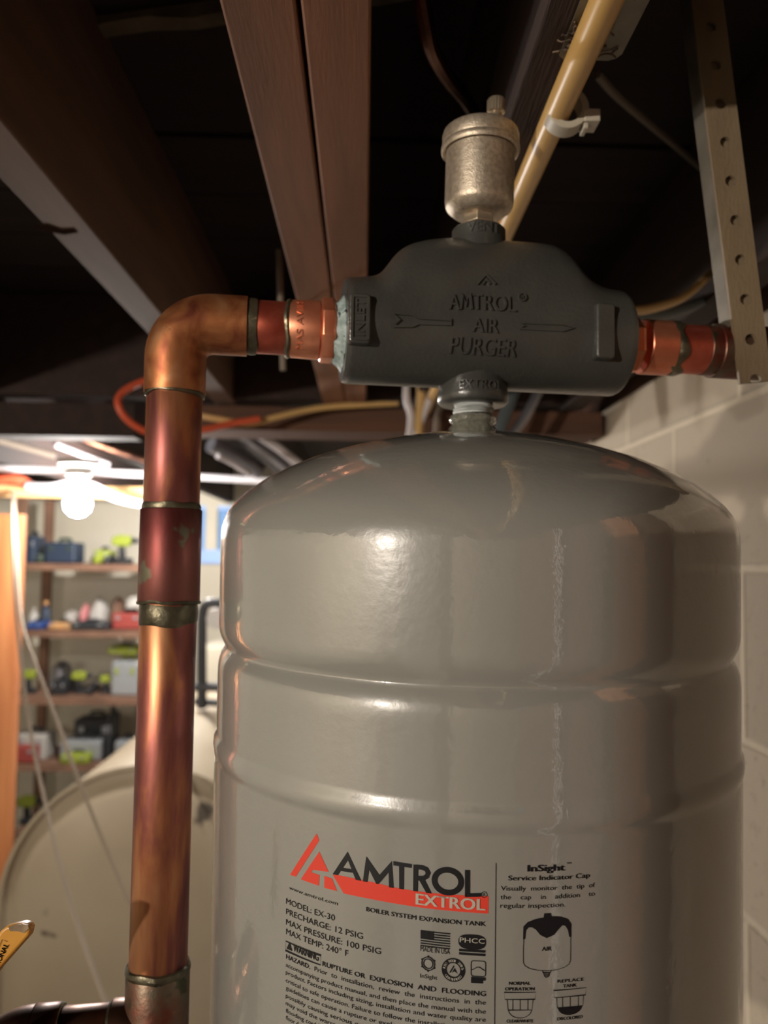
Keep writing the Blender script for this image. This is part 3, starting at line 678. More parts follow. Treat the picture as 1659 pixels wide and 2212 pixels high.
# ------------------------------------------------------------------ automatic air vent on the purger
zd = pl(1038, 467)[1]
VT = thing('air_vent', 'satin nickel float air vent standing on top of the purger', 'air vent', tuple(VO+Vector((0, 0, zv1))))
lean = Vector((.018, 0, 1)).normalized()
VB = VO+Vector((0, 0, zd))
zz = lambda py, dx=0: pl(1040, py)[1]-zd
MB().lathe([(.0070, zv1-zd-.003), (.0072, -.0055), (.0072, -.005)], VB, lean, n=32).build('brass_nipple', 'brass', VT)
MB().lathe([(.0085, -.0062), (.0096, -.0055), (.0096, -.0005), (.0085, .0003)], VB, lean, n=6, phase=.3).build('hex_nut', 'nickel_smooth', VT, bevel=.0004, ang=20)
zc0, zc1 = zz(326), zz(287)
MB().lathe([(.0, 0), (.0135, 0), (.0150, .0008), (.0190, .0042), (.0196, .0055), (.0200, .008), (.0200, zc0+.002)], VB, lean, n=64, close=False).build('float_body', 'nickel', VT)
MB().lathe([(.0200, zc0-.001), (.0222, zc0-.0022), (.0229, zc0-.001), (.0229, zc0+.001), (.0222, zc0+.0022), (.0224, zc0+.003), (.0224, zc1-.003), (.0218, zc1-.0008), (.020, zc1+.0006), (.012, zc1+.0018), (0, zc1+.0022)], VB, lean, n=64, close=False).build('vent_cap', 'nickel', VT)
kb = VB+DX*.0095+DN*.002
hk = pl(1080, 212)[1]-zd
MB().lathe([(.0036, zc1), (.0036, hk-.0085), (.0052, hk-.0078), (.0053, hk-.001), (.0048, hk), (0, hk)], kb, lean, n=40, fn=lambda a_, r, z: (r*(1+(.05*math.cos(a_*18) if r > .005 else 0)), z)).build('bleed_knob', 'nickel_smooth', VT)

# ------------------------------------------------------------------ copper pipework
def run_piece(mb, s0, s1, r0, r1=None, n=48, z=None, off=0, slope=0):
    r1 = r0 if r1 is None else r1
    return mb.lathe([(r0, 0), (r1, 1)] if False else [(r0-.0004, 0), (r0, .0006), (r1, s1-s0-.0006), (r1-.0004, s1-s0)], pw(s0, 0, ZAX if z is None else z), DX, n=n)
def S(px, py=715): return pl(px, py)[0]
ZL = pl(650, 716)[1]; ZR = pl(1420, 750)[1]; print('pipe z left,right', ZL, ZR, ZAX)
ZL = (ZL+ZAX)/2
cpL = thing('copper_pipe', 'copper riser pipe with elbow and soldered joints left of the grey tank', 'pipe', tuple(pw(S(376), 0, -.3)))
def bead(mb, O, Ax, r, wd, amp=.0006, n=56, seed=0, bulge=.0011, tilt=0.0):
    f = lambda a_, rr, z: (rr+amp*.6*noise.noise(Vector((math.cos(a_)*2, math.sin(a_)*2, z*200+seed))), z+amp*2.5*noise.noise(Vector((math.cos(a_)*1.6, math.sin(a_)*1.6, seed+3)))+tilt*math.cos(a_))
    return mb.lathe([(r-.0006, -wd/2), (r+bulge*.5, -wd*.38), (r+bulge, 0), (r+bulge*.5, wd*.38), (r-.0006, wd/2)], O, Ax, n=n, fn=f, close=False)
# elbow
sV = S(376, 900); rp = .0146; re = .0163
BR = .0195
pts = [pw(S(534), 0, ZL)]
n = 14
for i in range(n+1):
    a_ = PI/2*i/n; pts.append(pw(sV+BR-BR*math.sin(a_), 0, ZL-BR+BR*math.cos(a_)))
zE = pl(376, 850)[1]; pts.append(pw(sV, 0, zE))
m_ = MB().tube(pts, re, 48); m_.build('elbow_fitting', 'cop_elbow', cpL)['label'] = 'heat browned elbow'
bead(MB(), pw(S(546), 0, ZL), DX, .0150, .0065, seed=1, bulge=.0006).build('solder_joint', 'solder', cpL)
run_piece(MB(), S(540), S(625), .0146, z=ZL).build('short_pipe', 'cop_pink', cpL)
bead(MB(), pw(S(621), 0, ZL), DX, .0152, .0030, seed=2, amp=.0009, bulge=.0012).build('solder_joint', 'solder', cpL)
run_piece(MB(), S(622), S(690), .0158, .0163, z=ZL).build('adapter_sleeve', 'cop_new', cpL)
# faint raised stamp running round the copper sleeve
SL = pw(S(645), 0, ZL)
ar = Art(); ar.text('MAS AVIIM', -.016, .014, -.0018, .0036)
ar.build('stamped_lettering', 'cop_new', cpL, lambda x, y, h: WM[cpL.name].inverted() @ (SL-DX*y+(DN*-math.cos(x/.016)+Vector((0, 0, 1))*math.sin(x/.016))*(.0160+h)), h0=-.0006, h1=.0004, step=.002)
MB().lathe([(.0164, 0), (.0180, .0008), (.0183, .002), (.0183, S(722)-S(690)-.001), (.0170, S(722)-S(690)), (.0150, S(728)-S(690)), (.0150, sL-S(690)+.004)], pw(S(690), 0, ZL), DX, n=8, phase=PI/8).build('adapter_hex', 'cop_new', cpL, bevel=.0006, ang=20)
f_ = lambda a_, rr, z: (rr+.0018*noise.noise(Vector((math.cos(a_)*5, math.sin(a_)*5, z*300))), z)
MB().lathe([(.0150, -.0065), (.0165, -.0045), (.0185, -.0022), (.0205, -.0005), (.0205, .001)], pw(sL, 0, ZL-.0015), DX, n=64, fn=f_, close=False).build('thread_sealant', 'dope', cpL)['label'] = 'pale blue-grey thread sealant'
# vertical riser
def vz(py): return pl(362, py)[1]
def vp(mb, y0, y1, r, m, name, lab=None):
    za, zb = vz(y1), vz(y0)
    o = mb.lathe([(r-.0004, 0), (r, .0006), (r, zb-za-.0006), (r-.0004, zb-za)], pw(sV, 0, za), n=56).build(name, m, cpL)
    if lab: o['label'] = lab
    return o
RVV = .0148
vp(MB(), 846, 1100, RVV, 'cop_aged', 'riser_pipe')
vp(MB(), 1100, 1302, .0162, 'cop_maroon', 'coupling', 'dull maroon coupling')
vp(MB(), 1300, 2100, RVV, 'cop_aged', 'riser_pipe')
vp(MB(), 2092, 2420, .0162, 'solder_dark', 'tee_fitting', 'solder smeared tee fitting')
for y, wd, sd, bg, rr in ((851, .0028, 3, .0006, .0154), (1095, .0045, 4, .0008, .0148), (1299, .0020, 5, .0006, .0162), (1325, .013, 6, .0004, .0149), (2088, .0050, 7, .0012, .0154)):
    bead(MB(), pw(sV, 0, vz(y)), (0, 0, 1), rr, wd, seed=sd, bulge=bg).build('solder_joint', 'solder', cpL)
# drip of solder under the coupling
dp = pw(sV, 0, 0); sm = []
for i in range(7): pass
# branch to the left from the tee
zbr = pl(250, 2163)[1]-.0165
def br_piece(x0, x1, r, m, nm, bk=False):
    s0, s1 = S(x1, 2190), S(x0, 2190)
    return MB().lathe([(r-.0005, 0), (r, .0008), (r, s1-s0-.0008), (r-.0005, s1-s0)], pw(s0, 0, zbr), DX, n=48).build(nm, m, cpL)
br_piece(330, 240, .0165, 'cop_dark', 'branch_collar'); br_piece(244, 122, .0146, 'cop_dark', 'branch_pipe'); br_piece(130, 72, .0165, 'cop_dark', 'elbow_collar')
bead(MB(), pw(S(240, 2190), 0, zbr), DX, .0152, .003, seed=9).build('solder_joint', 'solder', cpL)
bead(MB(), pw(S(127, 2190), 0, zbr), DX, .0152, .003, seed=10).build('solder_joint', 'solder', cpL)
sE = S(75, 2190); pts = []
for i in range(15):
    a_ = PI/2*i/14*.95; pts.append(pw(sE-.024*math.sin(a_), 0, zbr-.024+.024*math.cos(a_)))
pts.append(pts[-1]+Vector((0, 0, -.05)))
MB().tube(pts, .0163, 40).build('branch_elbow', 'cop_dark', cpL)
# right hand run
cpR = thing('copper_pipe', 'short copper pipe leaving the purger at the right, behind the steel strap', 'pipe', tuple(pw(S(1450), 0, ZR)))
ZR = (ZR+ZAX*2)/3
MB().lathe([(.0150, 0), (.0150, .004), (.0172, .005), (.0178, .006), (.0178, .0105), (.0166, .0125), (.0160, .013)], pw(sR-.001, 0, ZR), DX, n=8, phase=PI/8).build('adapter_hex', 'cop_new', cpR, bevel=.0005, ang=20)
def rp_(x0, x1, r, m, nm):
    s0, s1 = S(x0, 750), S(x1, 750); return MB().lathe([(r-.0005, 0), (r, .0006), (r, s1-s0-.0006), (r-.0005, s1-s0)], pw(s0, 0, ZR), DX, n=48).build(nm, m, cpR)
rp_(1384, 1442, .0162, 'cop_new', 'adapter_sleeve')
bead(MB(), pw(S(1446, 750), 0, ZR), DX, .0152, .008, seed=12, amp=.0022, bulge=.0012).build('solder_joint', 'solder', cpR)
rp_(1440, 1515, .0147, 'cop_pink', 'short_pipe')
rp_(1512, 1560, .0150, 'solder_dark', 'soldered_pipe_end')
rp_(1536, 1700, .0163, 'solder_dark', 'coupling')

# ------------------------------------------------------------------ punched steel angle strap on the right
YS = .4515
def strapface():
    cs = [(1535, 57), (1543, 143), (1553, 227), (1563, 308), (1577, 390), (1588, 475), (1600, 566), (1611, 650), (1621, 733), (1628, 806)]
    P0 = at(1536, 57, YS); P1 = at(1621.5, 733, YS); U = (P1-P0)/8; Uh = U.normalized(); W = Vector((-Uh.z, 0, Uh.x)); W = W if W.x > 0 else -W
    return P0, U, Uh, W
P0, U, Uh, W = strapface(); pitch = U.length; hw = .0095; hr = .0033; th = .0025
def plate(rows, y_off, mb, hole=True, hrr=hr, cut=None):
    n = 20
    for r in rows:
        cc_ = P0+U*r
        for yy in ((0,) if not hole else (0,)):
            sq = []
            for i in range(n):
                a_ = 2*PI*i/n; c_, s_ = math.cos(a_), math.sin(a_); k_ = min((hw/abs(c_)) if abs(c_) > 1e-6 else 9, (pitch/2/abs(s_)) if abs(s_) > 1e-6 else 9)
                sq.append((c_*k_, s_*k_))
            # snap to corners
            for cx1 in (-1, 1):
                for cy1 in (-1, 1):
                    j = min(range(n), key=lambda q: (sq[q][0]-cx1*hw)**2+(sq[q][1]-cy1*pitch/2)**2); sq[j] = (cx1*hw, cy1*pitch/2)
            vs = []; fs = []
            for (qx, qy) in sq: vs.append(cc_+W*qx+Uh*qy)
            for i in range(n): a_ = 2*PI*i/n; vs.append(cc_+W*hrr*math.cos(a_)+Uh*hrr*math.sin(a_))
            if cut is not None: vs = [v-Uh*max(0, (v-cc_).dot(Uh)-cut) for v in vs]
            vs = [Vector((v.x, YS+y_off, v.z)) for v in vs]+[Vector((v.x, YS+y_off+th, v.z)) for v in vs]
            for i in range(n):
                j = (i+1) % n; fs += [(i, j, n+j, n+i), (2*n+i, 3*n+i, 3*n+j, 2*n+j), (n+i, n+j, 3*n+j, 3*n+i)]
            fs += [(i, 2*n+i, 2*n+(i+1) % n, (i+1) % n) for i in range(n)]
            mb.add(vs, fs)
    return mb
ST = thing('steel_strap', 'rusty punched steel angle hanging at the right, hooked round the copper pipe', 'bracket', tuple(P0+U*8))
mb = plate(range(-5, 9), 0, MB())
hold = MB()
mb = plate([9-.0], 0, mb) if False else mb
cc9 = P0+U*8.5
mb.build('punched_face', 'strap', ST, smooth=False)
plate([9], 0, MB(), cut=.0016).build('punched_end', 'strap', ST, smooth=False)
for q in (1,):
    a_ = P0-U*5.5; b_ = P0+U*7.6
    e0, e1 = a_-W*hw, b_-W*hw
    d_ = th+.009
    side = MB(); vs = [e0, e1, e1+W*.0022, e0+W*.0022]
    vs = [v+Vector((0, th+.0001, 0)) for v in vs]; vs = vs+[v+Vector((0, d_, 0)) for v in vs]
    # side flange leans outwards so its edge shows
    vs = [v+(Vector((-.0012, 0, 0)) if i >= 4 else Vector()) for i, v in enumerate(vs)]
    side.add(vs, [(0, 1, 2, 3), (7, 6, 5, 4), (0, 4, 5, 1), (1, 5, 6, 2), (2, 6, 7, 3), (3, 7, 4, 0)]).build('side_flange', 'galv', ST, smooth=False)
    bk = MB(); a_ = P0-U*5.5; b_ = P0+U*7.55
    vs = [a_-W*.0070, b_-W*.0070, b_+W*.008, a_+W*.008]; vs = [v+Vector((0, .0040, 0)) for v in vs]+[v+Vector((0, .0060, 0)) for v in vs]
    bk.add(vs, [(0, 1, 2, 3), (7, 6, 5, 4), (0, 4, 5, 1), (1, 5, 6, 2), (2, 6, 7, 3), (3, 7, 4, 0)]).build('backing_strip', 'strap', ST, smooth=False)

# ------------------------------------------------------------------ yellowed plastic pipe, clip, plate
zc = JB-.0085
a_ = atz(1330, 0, zc); b_ = atz(1222, 200, zc); xc = (a_.x+b_.x)/2; print('cpvc x', a_.x, b_.x, atz(1110, 450, zc).x)
tag(MB().tube([(b_.x+.002, -.6, zc), (b_.x+.001, .2, zc), (b_.x, b_.y, zc), (b_.x-.002, 1.43, zc)], .0080, 32).build('plastic_pipe', 'cpvc'), 'yellowed plastic water pipe clipped under a dark joist', 'pipe')
pc = atz(1222, 243, zc)
cl = thing('pipe_clip', 'white plastic clip holding the yellowed pipe to the joist', 'clip', tuple(pc))
pts = [pc+Vector((math.cos(t_)*.0105, 0, math.sin(t_)*.0105)) for t_ in [PI*.62+(PI*1.75)*i/24 for i in range(25)]]
mbm = MB(); vs = []; fs = []
for i, p_ in enumerate(pts):
    d_ = (p_-pc).normalized()
    for rr, yy in ((-.002, -.006), (.0022, -.006), (.0022, .006), (-.002, .006)): vs.append(p_+d_*rr+Vector((0, yy, 0)))
for i in range(24):
    for k in range(4): fs.append((i*4+k, i*4+(k+1) % 4, (i+1)*4+(k+1) % 4, (i+1)*4+k))
fs += [(0, 1, 2, 3), (99, 98, 97, 96)]
mbm.add(vs, fs).build('clip_loop', 'clip', cl, bevel=.0005)
MB().box((pc.x+.0095, pc.y-.007, pc.z-.0085), (pc.x+.019, pc.y+.007, pc.z-.001)).box((pc.x+.0095, pc.y-.005, pc.z-.012), (pc.x+.0125, pc.y+.005, pc.z-.0085)).build('clip_latch', 'clip', cl, bevel=.0006)
zp = JB-.0009
pA = atz(1205, 128, zp); pB = atz(1338, 128, zp)
ppl = thing('steel_plate', 'grey galvanised plate nailed under the dark joist above the yellowed pipe', 'plate', tuple(pA))
y1_ = pA.y; x0_, x1_ = pA.x, pB.x
poly = [(x0_, .12), (x0_, y1_-.003), (x0_+.003, y1_), (x1_-.006, y1_), (x1_-.002, y1_-.002), (x1_, y1_-.006), (x1_, .12)]
vs = [(x, y, zp) for x, y in poly]+[(x, y, zp+.0012) for x, y in poly]; n = len(poly)
MB().add(vs, [tuple(range(n)), tuple(reversed(range(n, 2*n)))]+[(i, i+n, (i+1) % n+n, (i+1) % n) for i in range(n)]).build('plate', 'galv', ppl, smooth=False)
flf = MB()
for i in range(26):
    c_ = Vector((x0_+.003+random.random()*.018, y1_-.004-random.random()*.055, zp-.0012)); pts = [c_]
    for k in range(7): pts.append(pts[-1]+Vector((random.uniform(-.004, .004), random.uniform(-.004, .004), random.uniform(-.0012, .001))))
    pts = [Vector((p_.x, p_.y, min(p_.z, zp-.0005))) for p_ in pts]
    flf.tube(smooth_path(pts, 3), .0005, 5)
tag(flf.build('cobweb', 'fluff'), 'dusty brown cobweb clinging to the left of the galvanised plate', 'cobweb', kind='stuff')

# ------------------------------------------------------------------ cables and small pipes under the floor
def cable(name, pts, r, m, lab, cat, n=10, group=None): return tag(MB().tube(smooth_path(pts), r, n).build(name, m), lab, cat, group)
cable('copper_tube', [at(900, -60, .44), at(918, 40, .46), at(932, 105, .48), at(965, 165, .52), at(1005, 215, .56), at(1040, 270, .60), at(1075, 330, .66)], .0052, 'cop_dark', 'bent brown tube coming down behind the air vent', 'tube')
cable('grey_cable', [at(1290, 160, .62), at(1330, 205, .66), at(1400, 265, .72), at(1460, 315, .78), at(1530, 375, .84), at(1640, 470, .95)], .0036, 'cable_g', 'grey cable crossing the dark bay towards the steel strap', 'cable')
cable('thin_rod', [at(603, 540, .9), at(606, 640, .9), at(612, 800, .9)], .0035, 'cable_g', 'thin grey drop wire beside the paired joists', 'wire')
cable('white_cable', [at(1345, 672, .62), at(1400, 668, .66), at(1470, 645, .72), at(1520, 605, .78), at(1560, 560, .86)], .0040, 'cable_y', 'cream cable sagging along the sill above the short copper pipe', 'cable')
cable('dark_cable', [at(1350, 684, .70), at(1420, 682, .74), at(1490, 662, .80), at(1560, 630, .88), at(1640, 602, .96)], .0060, 'cable_b', 'dark grey cable just under the cream one', 'cable')
cable('extension_cord', [at(560, 905, 1.35), at(500, 915, 1.33), at(430, 930, 1.3), at(340, 938, 1.28), at(285, 915, 1.26), at(257, 880, 1.25), at(262, 850, 1.26), at(310, 824, 1.28), at(370, 815, 1.3)], .0058, 'cable_o', 'orange cord looping behind the copper riser', 'cord')
cable('tan_cable', [at(420, 895, 1.36), at(470, 905, 1.36), at(540, 915, 1.37), at(600, 900, 1.38), at(700, 880, 1.4), at(860, 870, 1.41)], .0055, 'cable_y', 'tan cable strung along the header beam', 'cable')
cable('white_conduit', [at(-260, 1004, 2.0), at(0, 1012, 2.0), at(300, 1024, 2.0), at(430, 1030, 2.0), at(600, 1040, 2.0), at(800, 1050, 2.0)], .0085, 'pvc', 'long white conduit running level above the tool shelves', 'conduit')
for i, (a0, a1, yy, r, m, lab) in enumerate((((-60, 935), (120, 985), 1.9, .008, 'cable_g', 'grey conduit slanting beneath the far joists, upper left'), ((60, 905), (330, 1000), 1.9, .010, 'cop_dark', 'reddish pipe slanting towards the bulb'), ((-40, 880), (90, 915), 1.7, .010, 'pvc', 'short pale pipe at the left edge under the beam'), ((120, 960), (235, 1004), 1.9, .007, 'cable_w', 'short white pipe stub above the conduit'))):
    cable('slanting_pipe', [at(*a0, yy), at((a0[0]+a1[0])/2, (a0[1]+a1[1])/2, yy+.05), at(*a1, yy+.1)], r, m, lab, 'pipe')
for a0, a1, yy, r, m, lab in (((500, 915), (650, 1030), 1.75, .016, 'duct', 'dull tin pipe slanting down behind the tank shoulder'), ((545, 930), (655, 1010), 1.6, .009, 'cable_w', 'white pipe slanting down to the tank shoulder'), ((455, 960), (560, 1020), 1.9, .020, 'duct', 'dark tin duct between riser and tank'), ((470, 985), (540, 1025), 1.75, .006, 'cable_w', 'short bright pipe near the dark tin duct')):
    cable('slanting_pipe', [at(*a0, yy), at((a0[0]+a1[0])/2, (a0[1]+a1[1])/2-3, yy+.05), at(*a1, yy+.1)], r, m, lab, 'pipe')
for pts, r, m, lab in (([(880, 800), (878, 860), (888, 900), (882, 960)], .0060, 'cable_w', 'pale blue-white cable hanging left of the tank nipple'), ([(905, 790), (910, 850), (906, 900), (902, 960)], .0075, 'cable_y', 'tan cable hanging straight behind the purger'), ([(940, 800), (932, 850), (916, 890), (900, 935), (885, 990)], .0065, 'cable_w', 'bright white cable crossing in front of the tan one'), ([(958, 800), (952, 870), (945, 900), (940, 960)], .0050, 'cable_g', 'thin grey cable nearest the tank nipple'),
                       ([(1130, 790), (1090, 900), (1070, 960)], .010, 'cable_b', 'dark cable to the right of the tank nipple'), ([(1190, 790), (1140, 890), (1090, 960)], .008, 'duct', 'dull metal cable right of the dark one')):
    cable('hanging_cable', [at(x, y, 1.3+.002*i) for i, (x, y) in enumerate(pts)], r, m, lab, 'cable')
# loose strings in front of the oil tank
cable('string', [at(26, 1062, 1.985), at(27, 1120, 1.8), at(30, 1250, 1.6), at(42, 1400, 1.5), at(68, 1590, 1.4), at(100, 1745, 1.3), at(132, 1880, 1.2), at(168, 2000, 1.12), at(205, 2105, 1.05), at(260, 2240, .98)], .0030, 'string', 'left of two pale strings hanging before the oil tank', 'string')
cable('string', [at(30, 1064, 1.985), at(34, 1150, 1.8), at(45, 1330, 1.66), at(75, 1430, 1.6), at(120, 1550, 1.55), at(168, 1680, 1.5), at(230, 1835, 1.45), at(290, 1975, 1.4), at(360, 2120, 1.36)], .0034, 'string', 'right of two pale strings, passing behind the riser', 'string')

# ------------------------------------------------------------------ oil tank
YO = 1.92
tl_, tt = at(-2, 1975, YO), at(300, 1652, YO)
RO = .343; cxo = at(318, 1700, YO).x; zo = tt.z-RO; print('oil tank', cxo, zo, tl_.x)
ot = thing('oil_tank', 'cream painted oil tank with rounded top standing behind the copper riser', 'oil tank', (cxo, YO, FZ))
zlow = FZ+.15+RO
if zo-zlow < 0: zlow = zo-.3
def obr(R, n=28): 
    return [(cxo+R*math.cos(PI*i/n), zo+R*math.sin(PI*i/n)) for i in range(n+1)]+[(cxo+R*math.cos(PI+PI*i/n), zlow+R*math.sin(PI+PI*i/n)) for i in range(n+1)]
rings = [(RO*1.0, YO-.0), (RO*1.0, YO+.01), (RO*.985, YO+.012), (RO*.985, YO+1.29), (RO*1.0, YO+1.3), (RO*.9, YO+1.34), (RO*.5, YO+1.36)]
front = [(RO*.45, YO-.002), (RO*.80, YO+.004), (RO*.88, YO+.012), (RO*.925, YO+.022), (RO*.955, YO+.022), (RO*.975, YO+.0)]
allr = front+rings; vs = []; fs = []; nn = len(obr(1))
for R, y in allr: vs += [(x, y, z) for x, z in obr(R)]
for j in range(len(allr)-1):
    for i in range(nn): fs.append((j*nn+i, j*nn+(i+1) % nn, (j+1)*nn+(i+1) % nn, (j+1)*nn+i))
fs += [tuple(range(nn)), tuple(range((len(allr)-1)*nn, len(allr)*nn))]
MB().add(vs, fs).build('tank_shell', 'oiltank', ot, ang=60)
for x in (-.22, .22):
    for y in (.15, 1.1): MB().lathe([(.02, 0), (.02, .25)], (cxo+x, YO+y, FZ), n=16).build('leg', 'black', ot)
# ------------------------------------------------------------------ stud frame, strip of cord
xr = at(33, 1400, 2.02).x; YP = 2.02; zh0, zh1 = at(100, 1076, YP).z, at(100, 1050, YP).z
fr = thing('stud_frame', 'orange-lit timber stud frame at the left edge beside the bulb', 'frame', (xr, YP, FZ))
MB().box((xr-.089, YP, FZ+.001), (xr, YP+.038, .10)).build('post', 'post', fr, bevel=.002, smooth=False)
x2 = at(365, 1200, YP).x
MB().box((x2-.02, YP, zh0), (x2+.018, YP+.038, .276)).build('post', 'post', fr, bevel=.002, smooth=False)
MB().box((xr-.12, YP-.02, zh0), (x2+.02, YP, zh1)).build('header_rail', 'pine', fr, bevel=.002, smooth=False)
cable('orange_strap', [at(-60, 1048, 1.97), at(0, 1036, 1.96), at(40, 1036, 1.96), at(70, 1052, 1.97)], .012, 'cable_o', 'orange cord bundle draped over the top of the stud post', 'cord')
cable('cream_cable', [at(60, 1050, 1.95), at(110, 1052, 1.93), at(160, 1044, 1.92), at(205, 1052, 1.92), at(250, 1075, 1.93), at(320, 1092, 1.95)], .010, 'pvc', 'cream cable draped past the bulb to the riser', 'cable')

# ------------------------------------------------------------------ back shelves and what stands on them
YSH = 3.55; sd = .35
sx0, sx1 = at(26, 1300, YSH).x, at(372, 1300, YSH).x
zsh = [at(170, y, YSH).z for y in (1218, 1362, 1508, 1652, 1800)]
sh = thing('tool_shelf', 'brown wooden shelving loaded with tools against the far wall', 'shelf', (sx0, YSH, FZ))
for x in (sx0, sx1-.04):
    for y in (YSH, YSH+sd-.04): MB().box((x, y, FZ+.001), (x+.038, y+.038, zsh[0]+.30)).build('upright', 'shelfwood', sh, smooth=False)
for z in zsh: MB().box((sx0+.039, YSH-.002, z-.03), (sx1-.041, YSH+sd, z)).build('shelf_board', 'shelfwood', sh, smooth=False)
used = {}
def pos(px, lvl): 
    return at(px, 1300, YSH+.06).x, YSH+.06, zsh[lvl]+.001
def scl(w): return w*YSH/F_PX
def case(px, lvl, wpx, hpx, m, lab, cat='tool case', stripe=None, grp=None, back=0):
    x, y, z = pos(px, lvl); w_, h = scl(wpx)/2, scl(hpx); y += back
    t = thing('tool_case', lab, cat, (x, y, z), grp)
    MB().box((x-w_, y, z), (x+w_, y+.13, z+h*.88)).build('case_body', m, t, bevel=.01, smooth=False)
    MB().tube(smooth_path([(x-w_*.35, y+.065, z+h*.86), (x-w_*.3, y+.065, z+h), (x+w_*.3, y+.065, z+h), (x+w_*.35, y+.065, z+h*.86)], 4), .008, 8).build('handle', stripe or 'black', t)
    for q in (-.58, .58): MB().box((x+w_*(q-.12), y-.006, z+h*.55), (x+w_*(q+.12), y, z+h*.7)).build('latch', stripe or 'silver', t)
    return t
def drill(px, lvl, hpx, flip, lab, body='lime'):
    x, y, z = pos(px, lvl); h = scl(hpx); f_ = -1 if flip else 1
    t = thing('cordless_drill', lab, 'power tool', (x, y, z), 'lime cordless tools on the shelves')
    T_ = lambda v: Vector((x+f_*v.x*h, y+.06+v.y*h, z+v.z*h))
    MB().prism([(-.42, .62), (-.45, .72), (-.42, .92), (-.2, 1), (.15, .98), (.22, .9), (.22, .68), (.1, .6)], -.14, .14, T_).build('motor_housing', body, t, bevel=.006)
    MB().prism([(-.22, .62), (-.02, .62), (.02, .2), (-.2, .2)], -.1, .1, T_).build('grip', 'black', t, bevel=.005)
    MB().prism([(-.32, 0), (.25, 0), (.25, .2), (-.32, .2)], -.18, .18, T_).build('battery', body if False else 'black', t, bevel=.006)
    MB().lathe([(.10*h, 0), (.11*h, .05*h), (.06*h, .26*h), (.03*h, .3*h)], T_(Vector((.22, 0, .8))), (f_, 0, 0), n=14).build('chuck', 'black', t)
    return t
def bottle(px, lvl, wpx, hpx, m, capm, lab, grp=None):
    x, y, z = pos(px, lvl); r = scl(wpx)/2; h = scl(hpx); y += .06
    t = thing('bottle', lab, 'bottle', (x, y, z), grp)
    MB().lathe([(r*.9, 0), (r, .01), (r, h*.6), (r*.8, h*.7), (r*.35, h*.8), (r*.35, h*.86)], (x, y, z), n=20).build('bottle_body', m, t)
    MB().lathe([(r*.4, h*.85), (r*.4, h)], (x, y, z), n=16).build('bottle_cap', capm, t)
def lump(px, lvl, wpx, hpx, m, lab, nm='plastic_bag', cat='bag', sd_=0, dz=0, dy=.22):
    x, y, z = pos(px, lvl); w_, h = scl(wpx)/2, scl(hpx); vs = []; fs = []; n, k = 24, 12
    for j in range(k+1):
        t_ = PI/2*j/k
        for i in range(n):
            a_ = 2*PI*i/n; q = 1+.28*noise.noise(Vector((math.cos(a_)*1.7, math.sin(a_)*1.7, j*.25+sd_)))
            vs.append((x+w_*math.cos(t_)*math.cos(a_)*q, y+dy+.062*math.cos(t_)*math.sin(a_)*q, z+dz+h*(math.sin(t_)**.8)*(.85+.2*q*.6)))
    for j in range(k):
        for i in range(n): fs.append((j*n+i, j*n+(i+1) % n, (j+1)*n+(i+1) % n, (j+1)*n+i))
    fs.append(tuple(range(n)))
    return tag(MB().add(vs, fs).build(nm, m, ang=60), lab, cat)
# top shelf
case(58, 0, 26, 66, 'navy', 'narrow dark blue case standing at the left of the top shelf')
case(125, 0, 66, 52, 'navy', 'wide blue-grey tool case under the bulb on the top shelf', stripe='dkgreen')
case(81, 0, 14, 24, 'dkgreen', 'low dark green box between the two blue cases')
lump(175, 0, 22, 30, 'black', 'small black pouch right of the wide blue case', 'pouch', 'pouch', 2)
case(214, 0, 34, 34, 'lime', 'lime box at the left of the lime tools on the top shelf')
drill(258, 0, 64, False, 'lime drill in the middle of the top shelf cluster')
drill(318, 0, 50, True, 'lime drill nearest the riser on the top shelf')
case(232, 0, 12, 20, 'black', 'little black battery case in front of the top shelf drills').location.y -= .04
# second shelf
bottle(88, 1, 22, 58, 'navy', 'card', 'blue bottle with yellow cap on the second shelf')
bottle(62, 1, 22, 42, 'white', 'white', 'squat white bottle at the left of the second shelf')
case(84, 1, 34, 18, 'blue', 'low blue box in front of the bottles').location.y -= .05
lump(118, 1, 34, 34, 'white', 'small pale bag right of the blue bottle', sd_=1)
lump(180, 1, 44, 66, 'white', 'large white bag with pink print in the middle of the second shelf', sd_=3)
lump(150, 1, 14, 50, 'pink', 'pink packet standing left of the white bag', 'packet', 'packet', 5)
lump(224, 1, 34, 66, 'shelfwood', 'crumpled brown bag on the second shelf', sd_=7)
lump(262, 1, 34, 52, 'white', 'white crumpled bag right of the brown one', sd_=9)
case(275, 1, 64, 40, 'redp', 'red case beside the riser on the second shelf')
lump(285, 1, 46, 26, 'white', 'white cloth lying on the red case', 'cloth', 'cloth', 11, dz=scl(40)+.012, dy=.065)
case(140, 1, 52, 16, 'card', 'flat cardboard box at the front edge of the second shelf').location.y -= .05
case(200, 1, 84, 18, 'black', 'long low black case in the middle of the second shelf').location.y -= .05
# third shelf
drill(62, 2, 50, False, 'lime drill at the left of the third shelf')
lump(100, 2, 46, 62, 'duct', 'grey coil of tubing on the third shelf', 'tube_coil', 'coil', 13)
case(132, 2, 34, 34, 'black', 'black case beside the grey coil')
drill(172, 2, 48, False, 'lime drill in the middle of the third shelf')
case(198, 2, 10, 20, 'black', 'small black box on the third shelf')
case(274, 2, 58, 84, 'silver', 'silver case near the riser on the third shelf', stripe='lime')
case(268, 2, 66, 18, 'lime', 'lime box lying on top of the silver case').location.z += scl(84)+.01
drill(222, 2, 40, True, 'lime drill in front of the silver case')
